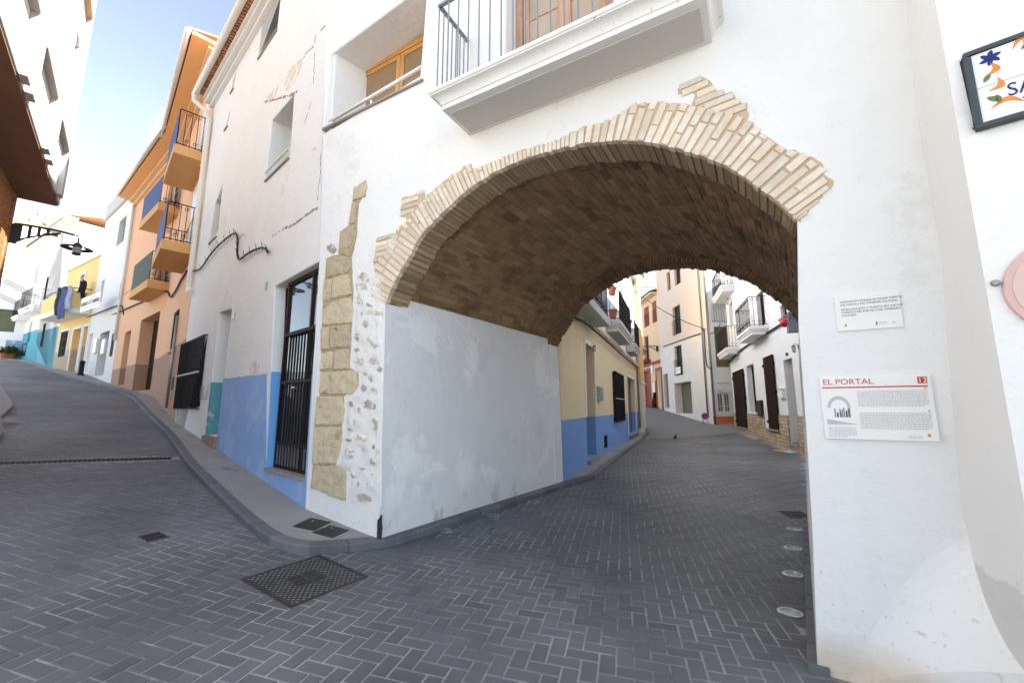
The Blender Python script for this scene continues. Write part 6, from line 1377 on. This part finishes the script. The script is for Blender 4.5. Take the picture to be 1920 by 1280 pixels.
obj('concrete_edge', mb, m_pave, o)
# recessed ground lights
m_gl = simple('ground_light_glass', (.20, .25, .27), .12, .6, 0, .3, 9); gl = None
GLp = [((1482, 1149), 'nearest the camera in the row along the right kerb'), ((1487, 1077), 'second from the camera in the row along the right kerb'), ((1487, 1028), 'third from the camera in the row along the right kerb'), ((1490, 992), 'farthest along the right kerb, by the drain grate'),
       ((838, 996), 'nearest the pavement corner in the row along the left passage wall'), ((925, 967), 'middle one along the left passage wall'), ((1000, 940), 'farthest one along the left passage wall')]
def local_up(p): 
    e = .15; return Vector((-(z1(p[0]+e, p[1])-z1(p[0]-e, p[1]))/(2*e), -(z1(p[0], p[1]+e)-z1(p[0], p[1]-e))/(2*e), 1)).normalized()
for (uv, lab) in GLp:
    p = G(*uv); M = Matrix.Translation((p[0], p[1], p[2]+.005)) @ local_up(p).to_track_quat('Z', 'Y').to_matrix().to_4x4(); lab = 'round recessed ground light, '+lab
    if gl is None:
        gl = thing('ground_light', lab, 'ground light', M, 'recessed lights in the road'); mb = MB(); mb.lathe([(.092, -.02), (.092, .003), (.086, .006), (.072, .006), (.070, .002)], n=28); obj('rim', mb, simple('steel_rim', (.36, .36, .37), .3, .5, .9), gl)
        mb = MB(); mb.lathe([(0, .005), (.045, .0045), (.071, .002)], n=28); obj('lens', mb, m_gl, gl, smooth=True); kids = [c for c in COL.objects if c.parent is gl]
    else:
        o = gl.copy(); COL.objects.link(o); o['label'] = lab; o.matrix_basis = M
        for c in kids: d = c.copy(); COL.objects.link(d); d.parent = o
# ================================================================== small things
# washing on the yellow balcony
cl = [(.05, .05, .06), (.10, .13, .26), (.42, .44, .55), (.03, .03, .035)]
for i, ((u, v), w_, h_, lab) in enumerate([((112, 552), .75, 1.5, 'black garment hung out beside the yellow balcony'), ((121, 550), .7, 1.75, 'dark blue trousers hung out beside the yellow balcony'), ((132, 549), .45, 1.2, 'pale blue garment hung out beside the yellow balcony'), ((157, 538), .5, 1.1, 'black garment on the yellow balcony door')]):
    s, z = Y_.px(u, v-12, -1.1 if i < 3 else -.4); p = Y_.w(s, -1.1 if i < 3 else -.4, z); F = Fr(p[:2], Y_.d+np.array([.5, .3])*(i-1)*.3, z); mb = MB(); n, m = 8, 6; V = []
    for j in range(m+1):
        for k in range(n+1):
            x = (k/n-.5)*w_*(.75+.25*j/m); V.append((x, .09*math.sin(k*1.7+i)+.03*math.sin(j*1.3), -h_*j/m-.05*math.sin(k*1.1)))
    b_ = len(V); V += [(x, y+.015, z_) for x, y, z_ in V]
    mb.add(V, [(j*(n+1)+k, (j+1)*(n+1)+k, (j+1)*(n+1)+k+1, j*(n+1)+k+1) for j in range(m) for k in range(n)]+[(b_+j*(n+1)+k, b_+j*(n+1)+k+1, b_+(j+1)*(n+1)+k+1, b_+(j+1)*(n+1)+k) for j in range(m) for k in range(n)])
    tag(obj('garment', mb, simple('cloth', cl[i], .9, .1, 0, .2, 5), None, F, smooth=True), lab, 'washing', 'washing hung out at the yellow house')
s, z = Y_.px(105, 552, -1.1); mb = MB(); mb.tube([(0, 0, 0), (1.9, 0, .12)], .02, 5); mb.tube([(0.2, .0, 0), (.2, 1.1, -.1)], .02, 5); mb.tube([(1.6, 0, .1), (1.6, .9, 0)], .02, 5)
tag(obj('clothes_airer', mb, m_bar, None, Fr(Y_.xy(s, -1.1), Y_.d, z)), 'thin dark clothes rail beside the yellow balcony', 'clothes rail')
# folding clothes lines on the white houses
for (u, v, lab) in ((68, 560, 'thin folding clothes line on the nearer white balcony'), (48, 580, 'thin folding clothes line on the farther white balcony')):
    s, z = K_.px(u, v, -.9); mb = MB(); 
    for x in (0, .45, .9): mb.tube([(x, 0, 0), (x-.1, -1.5, .75)], .014, 4)
    mb.tube([(-.1, -1.5, .75), (.8, -1.5, .75)], .014, 4); mb.tube([(0, 0, 0), (.9, 0, 0)], .014, 4); tag(obj('clothes_airer', mb, m_bar, None, Fr(K_.xy(s, -.9), K_.d, z)), lab, 'clothes line')
# pots at the end of the street
for i, (u, v, lab) in enumerate([(11, 667, 'large terracotta pot with a green plant, the left one at the end house'), (22, 667, 'terracotta pot with a bushy green plant, the right one at the end house')]):
    s, z = E_.px(u, 668, -.4); p = E_.w(s, -.4, z1(*E_.xy(s, -.4))+.02); clay_pot('plant_pot', lab, (p[0], p[1], z-.25), .34-.05*i, .5, 'pots at the end house', (130, .75))
# small bollard
p = G(151, 703, .1); o = thing('bollard', 'short black bollard on the pavement by the yellow house doors', 'bollard', at(p[0], p[1], p[2]-.02)); mb = MB(); mb.lathe([(0, .78), (.09, .76), (.12, .68), (.10, .62), (.10, .12), (.14, .08), (.14, 0)], n=14); obj('post', mb, m_bar, o, smooth=True)
# aerials
def aerial(lab, p, h, fr, n=6):
    o = thing('television_aerial', lab, 'aerial', Fr(p[:2], fr.d, p[2]), 'roof aerials'); m_al = simple('pale_aluminium', (.75, .75, .76), .35, .5, .7)
    mb = MB(); mb.tube([(0, 0, -1.5), (0, 0, h)], .03, 6); obj('mast', mb, m_al, o); mb = MB()
    for q, L in ((h*.95, 1.6), (h*.5, 1.2)):
        mb.tube([(-L*.3, 0, q), (L, 0, q+.1)], .016, 5)
        for k in range(n): x = -L*.3+1.3*L*k/(n-1); mb.tube([(x, -.45+.04*k, q+.02), (x, .45-.04*k, q+.02)], .010, 4); 
    for k in range(5): mb.tube([(.1, -.3, h*.62+.12*k), (.1, .3, h*.62+.12*k)], .012, 4)
    mb.tube([(.1, -.3, h*.6), (.1, -.3, h*.6+.55)], .012, 4); mb.tube([(.1, .3, h*.6), (.1, .3, h*.6+.55)], .012, 4); obj('elements', mb, m_al, o); return o
s, z = O2.px(284, 305, 1.); aerial('tall white television aerial on the orange roof', O2.w(s, 1., z), 2.8, O2)
s, z = bk.px(100, 420); aerial('small television aerial beside the chimney on the rise', bk.w(s, .0, z), 2.4, bk)
# red bauble with yellow ribbon hung near the passage
s, z = H_.px(1472, 605, -.45); p = H_.w(s, -.45, z); o = thing('hanging_bauble', 'shiny red bauble with yellow ribbon hung by the passage', 'ornament', at(*p)); mb = MB()
mb.lathe([(.13*math.sin(math.pi*k/10), -.13*math.cos(math.pi*k/10)) for k in range(11)], n=18); obj('ball', mb, simple('red_glossy_ball', (.55, .01, .02), .12, .6), o, smooth=True)
mb = MB(); 
for k in range(5): a = k*1.3; mb.tube([(.16, -.02, .10), (.16+.09*math.cos(a), -.02+.05*math.sin(a), .1+.09*math.sin(a)), (.20+.03*k*.5, -.02, -.06-.05*k)], .035, 5)
obj('ribbon', mb, simple('yellow_ribbon', (.70, .50, .03), .5), o); mb = MB(); mb.tube([(0, 0, .12), (.06, .1, .5)], .008, 4); obj('string', mb, m_bar, o)
# scraps of coloured paper on the road
for i, (u, v, c, w_) in enumerate([(1461, 845, (.55, .60, .25), .30), (1468, 848, (.65, .22, .10), .20), (1478, 848, (.75, .75, .75), .26), (1484, 851, (.10, .35, .65), .32)]):
    p = G(u, v); mb = MB(); mb.slab([(-w_/2, -.1), (w_/2, -.12), (w_/2-.03, .1), (-w_/2+.02, .11)], .012, .022+.004*i); nm = ('yellow green', 'orange', 'white', 'blue')[i]
    tag(obj('paper_scrap', mb, simple('scrap_paper', c, .7, .2), None, at(p[0], p[1], p[2], .4*i)), nm+' paper scrap lying on the road past the passage', 'litter', 'paper scraps on the road')
# pigeon on the road far down the passage
p = G(1266, 826); o = thing('pigeon', 'small dark pigeon standing on the road past the arch', 'bird', at(p[0], p[1], p[2]+.005, math.atan2(-p[1], -p[0])+.35)); b = bmesh.new()
mb = MB(); prof = [(-.17, .0, .115), (-.12, .022, .125), (-.05, .055, .14), (.03, .065, .15), (.09, .05, .17), (.115, .032, .20), (.13, .028, .235), (.15, .03, .255), (.175, .022, .26), (.195, .008, .255), (.215, .002, .25)]; n = 10; V = []
for x, r_, z in prof:
    for k in range(n): a = 2*math.pi*k/n; V.append((x, r_*math.cos(a), z+r_*math.sin(a)))
mb.add(V, [(i*n+k, i*n+(k+1) % n, (i+1)*n+(k+1) % n, (i+1)*n+k) for i in range(len(prof)-1) for k in range(n)]); 
for y in (-.02, .02): mb.tube([(0.01, y, .10), (.015, y, .008)], .005, 5); [mb.tube([(.015, y, .008), (.015+.03*math.cos(q), y+.03*math.sin(q), .004)], .003, 4) for q in (-.5, 0, .5, 3.1)]
mb.add([(-.10, -.02, .13), (-.24, -.035, .10), (-.24, .035, .10), (-.10, .02, .13), (-.10, -.02, .12), (-.24, -.035, .09), (-.24, .035, .09), (-.10, .02, .12)], [(0, 1, 2, 3), (7, 6, 5, 4), (0, 4, 5, 1), (1, 5, 6, 2), (2, 6, 7, 3)]); obj('body', mb, simple('slate_grey_feathers', (.05, .052, .06), .7, .2, 0, .4, 40), o, smooth=True); b.free()
# balcony of the brick building farther along
bf = Fr(LB.xy(-1.2, 0), LB.d); ob_ = LB.box(0, 14, 500, 545)
# ------------------------------------------------------------------ light, sky, view
SUN_EL, SUNV = R(33), np.array([.87, -.35])
sv = np.array([SUNV[0], SUNV[1]])/np.linalg.norm(SUNV)
S = Vector((sv[0]*math.cos(SUN_EL), sv[1]*math.cos(SUN_EL), math.sin(SUN_EL)))
sl = bpy.data.lights.new('sun', 'SUN'); sl.energy = 5.0; sl.angle = R(.53); sl.color = (1, .95, .88)
so = bpy.data.objects.new('sun', sl); COL.objects.link(so); so.rotation_euler = S.to_track_quat('Z', 'Y').to_euler()
w = bpy.data.worlds.new('World'); SC.world = w; w.use_nodes = True; nt = w.node_tree
sky = nt.nodes.new('ShaderNodeTexSky'); sky.sky_type = 'NISHITA'; sky.sun_disc = False; sky.sun_elevation = SUN_EL
sky.sun_rotation = math.atan2(sv[0], sv[1]); sky.air_density = 1.0; sky.dust_density = .1; sky.ozone_density = 1.0; sky.altitude = 400
hs = nt.nodes.new('ShaderNodeHueSaturation'); hs.inputs['Hue'].default_value = .5; hs.inputs['Saturation'].default_value = .66
nt.links.new(sky.outputs[0], hs.inputs['Color']); nt.links.new(hs.outputs[0], nt.nodes['Background'].inputs[0])
nt.nodes['Background'].inputs[1].default_value = .078
vs = SC.view_settings; vs.view_transform = 'Standard'; vs.look = 'None'; vs.gamma = 1; vs.exposure = 2.36; vs.use_curve_mapping = False
SC.cycles.max_bounces = 10; SC.cycles.diffuse_bounces = 7; SC.cycles.use_denoising = True
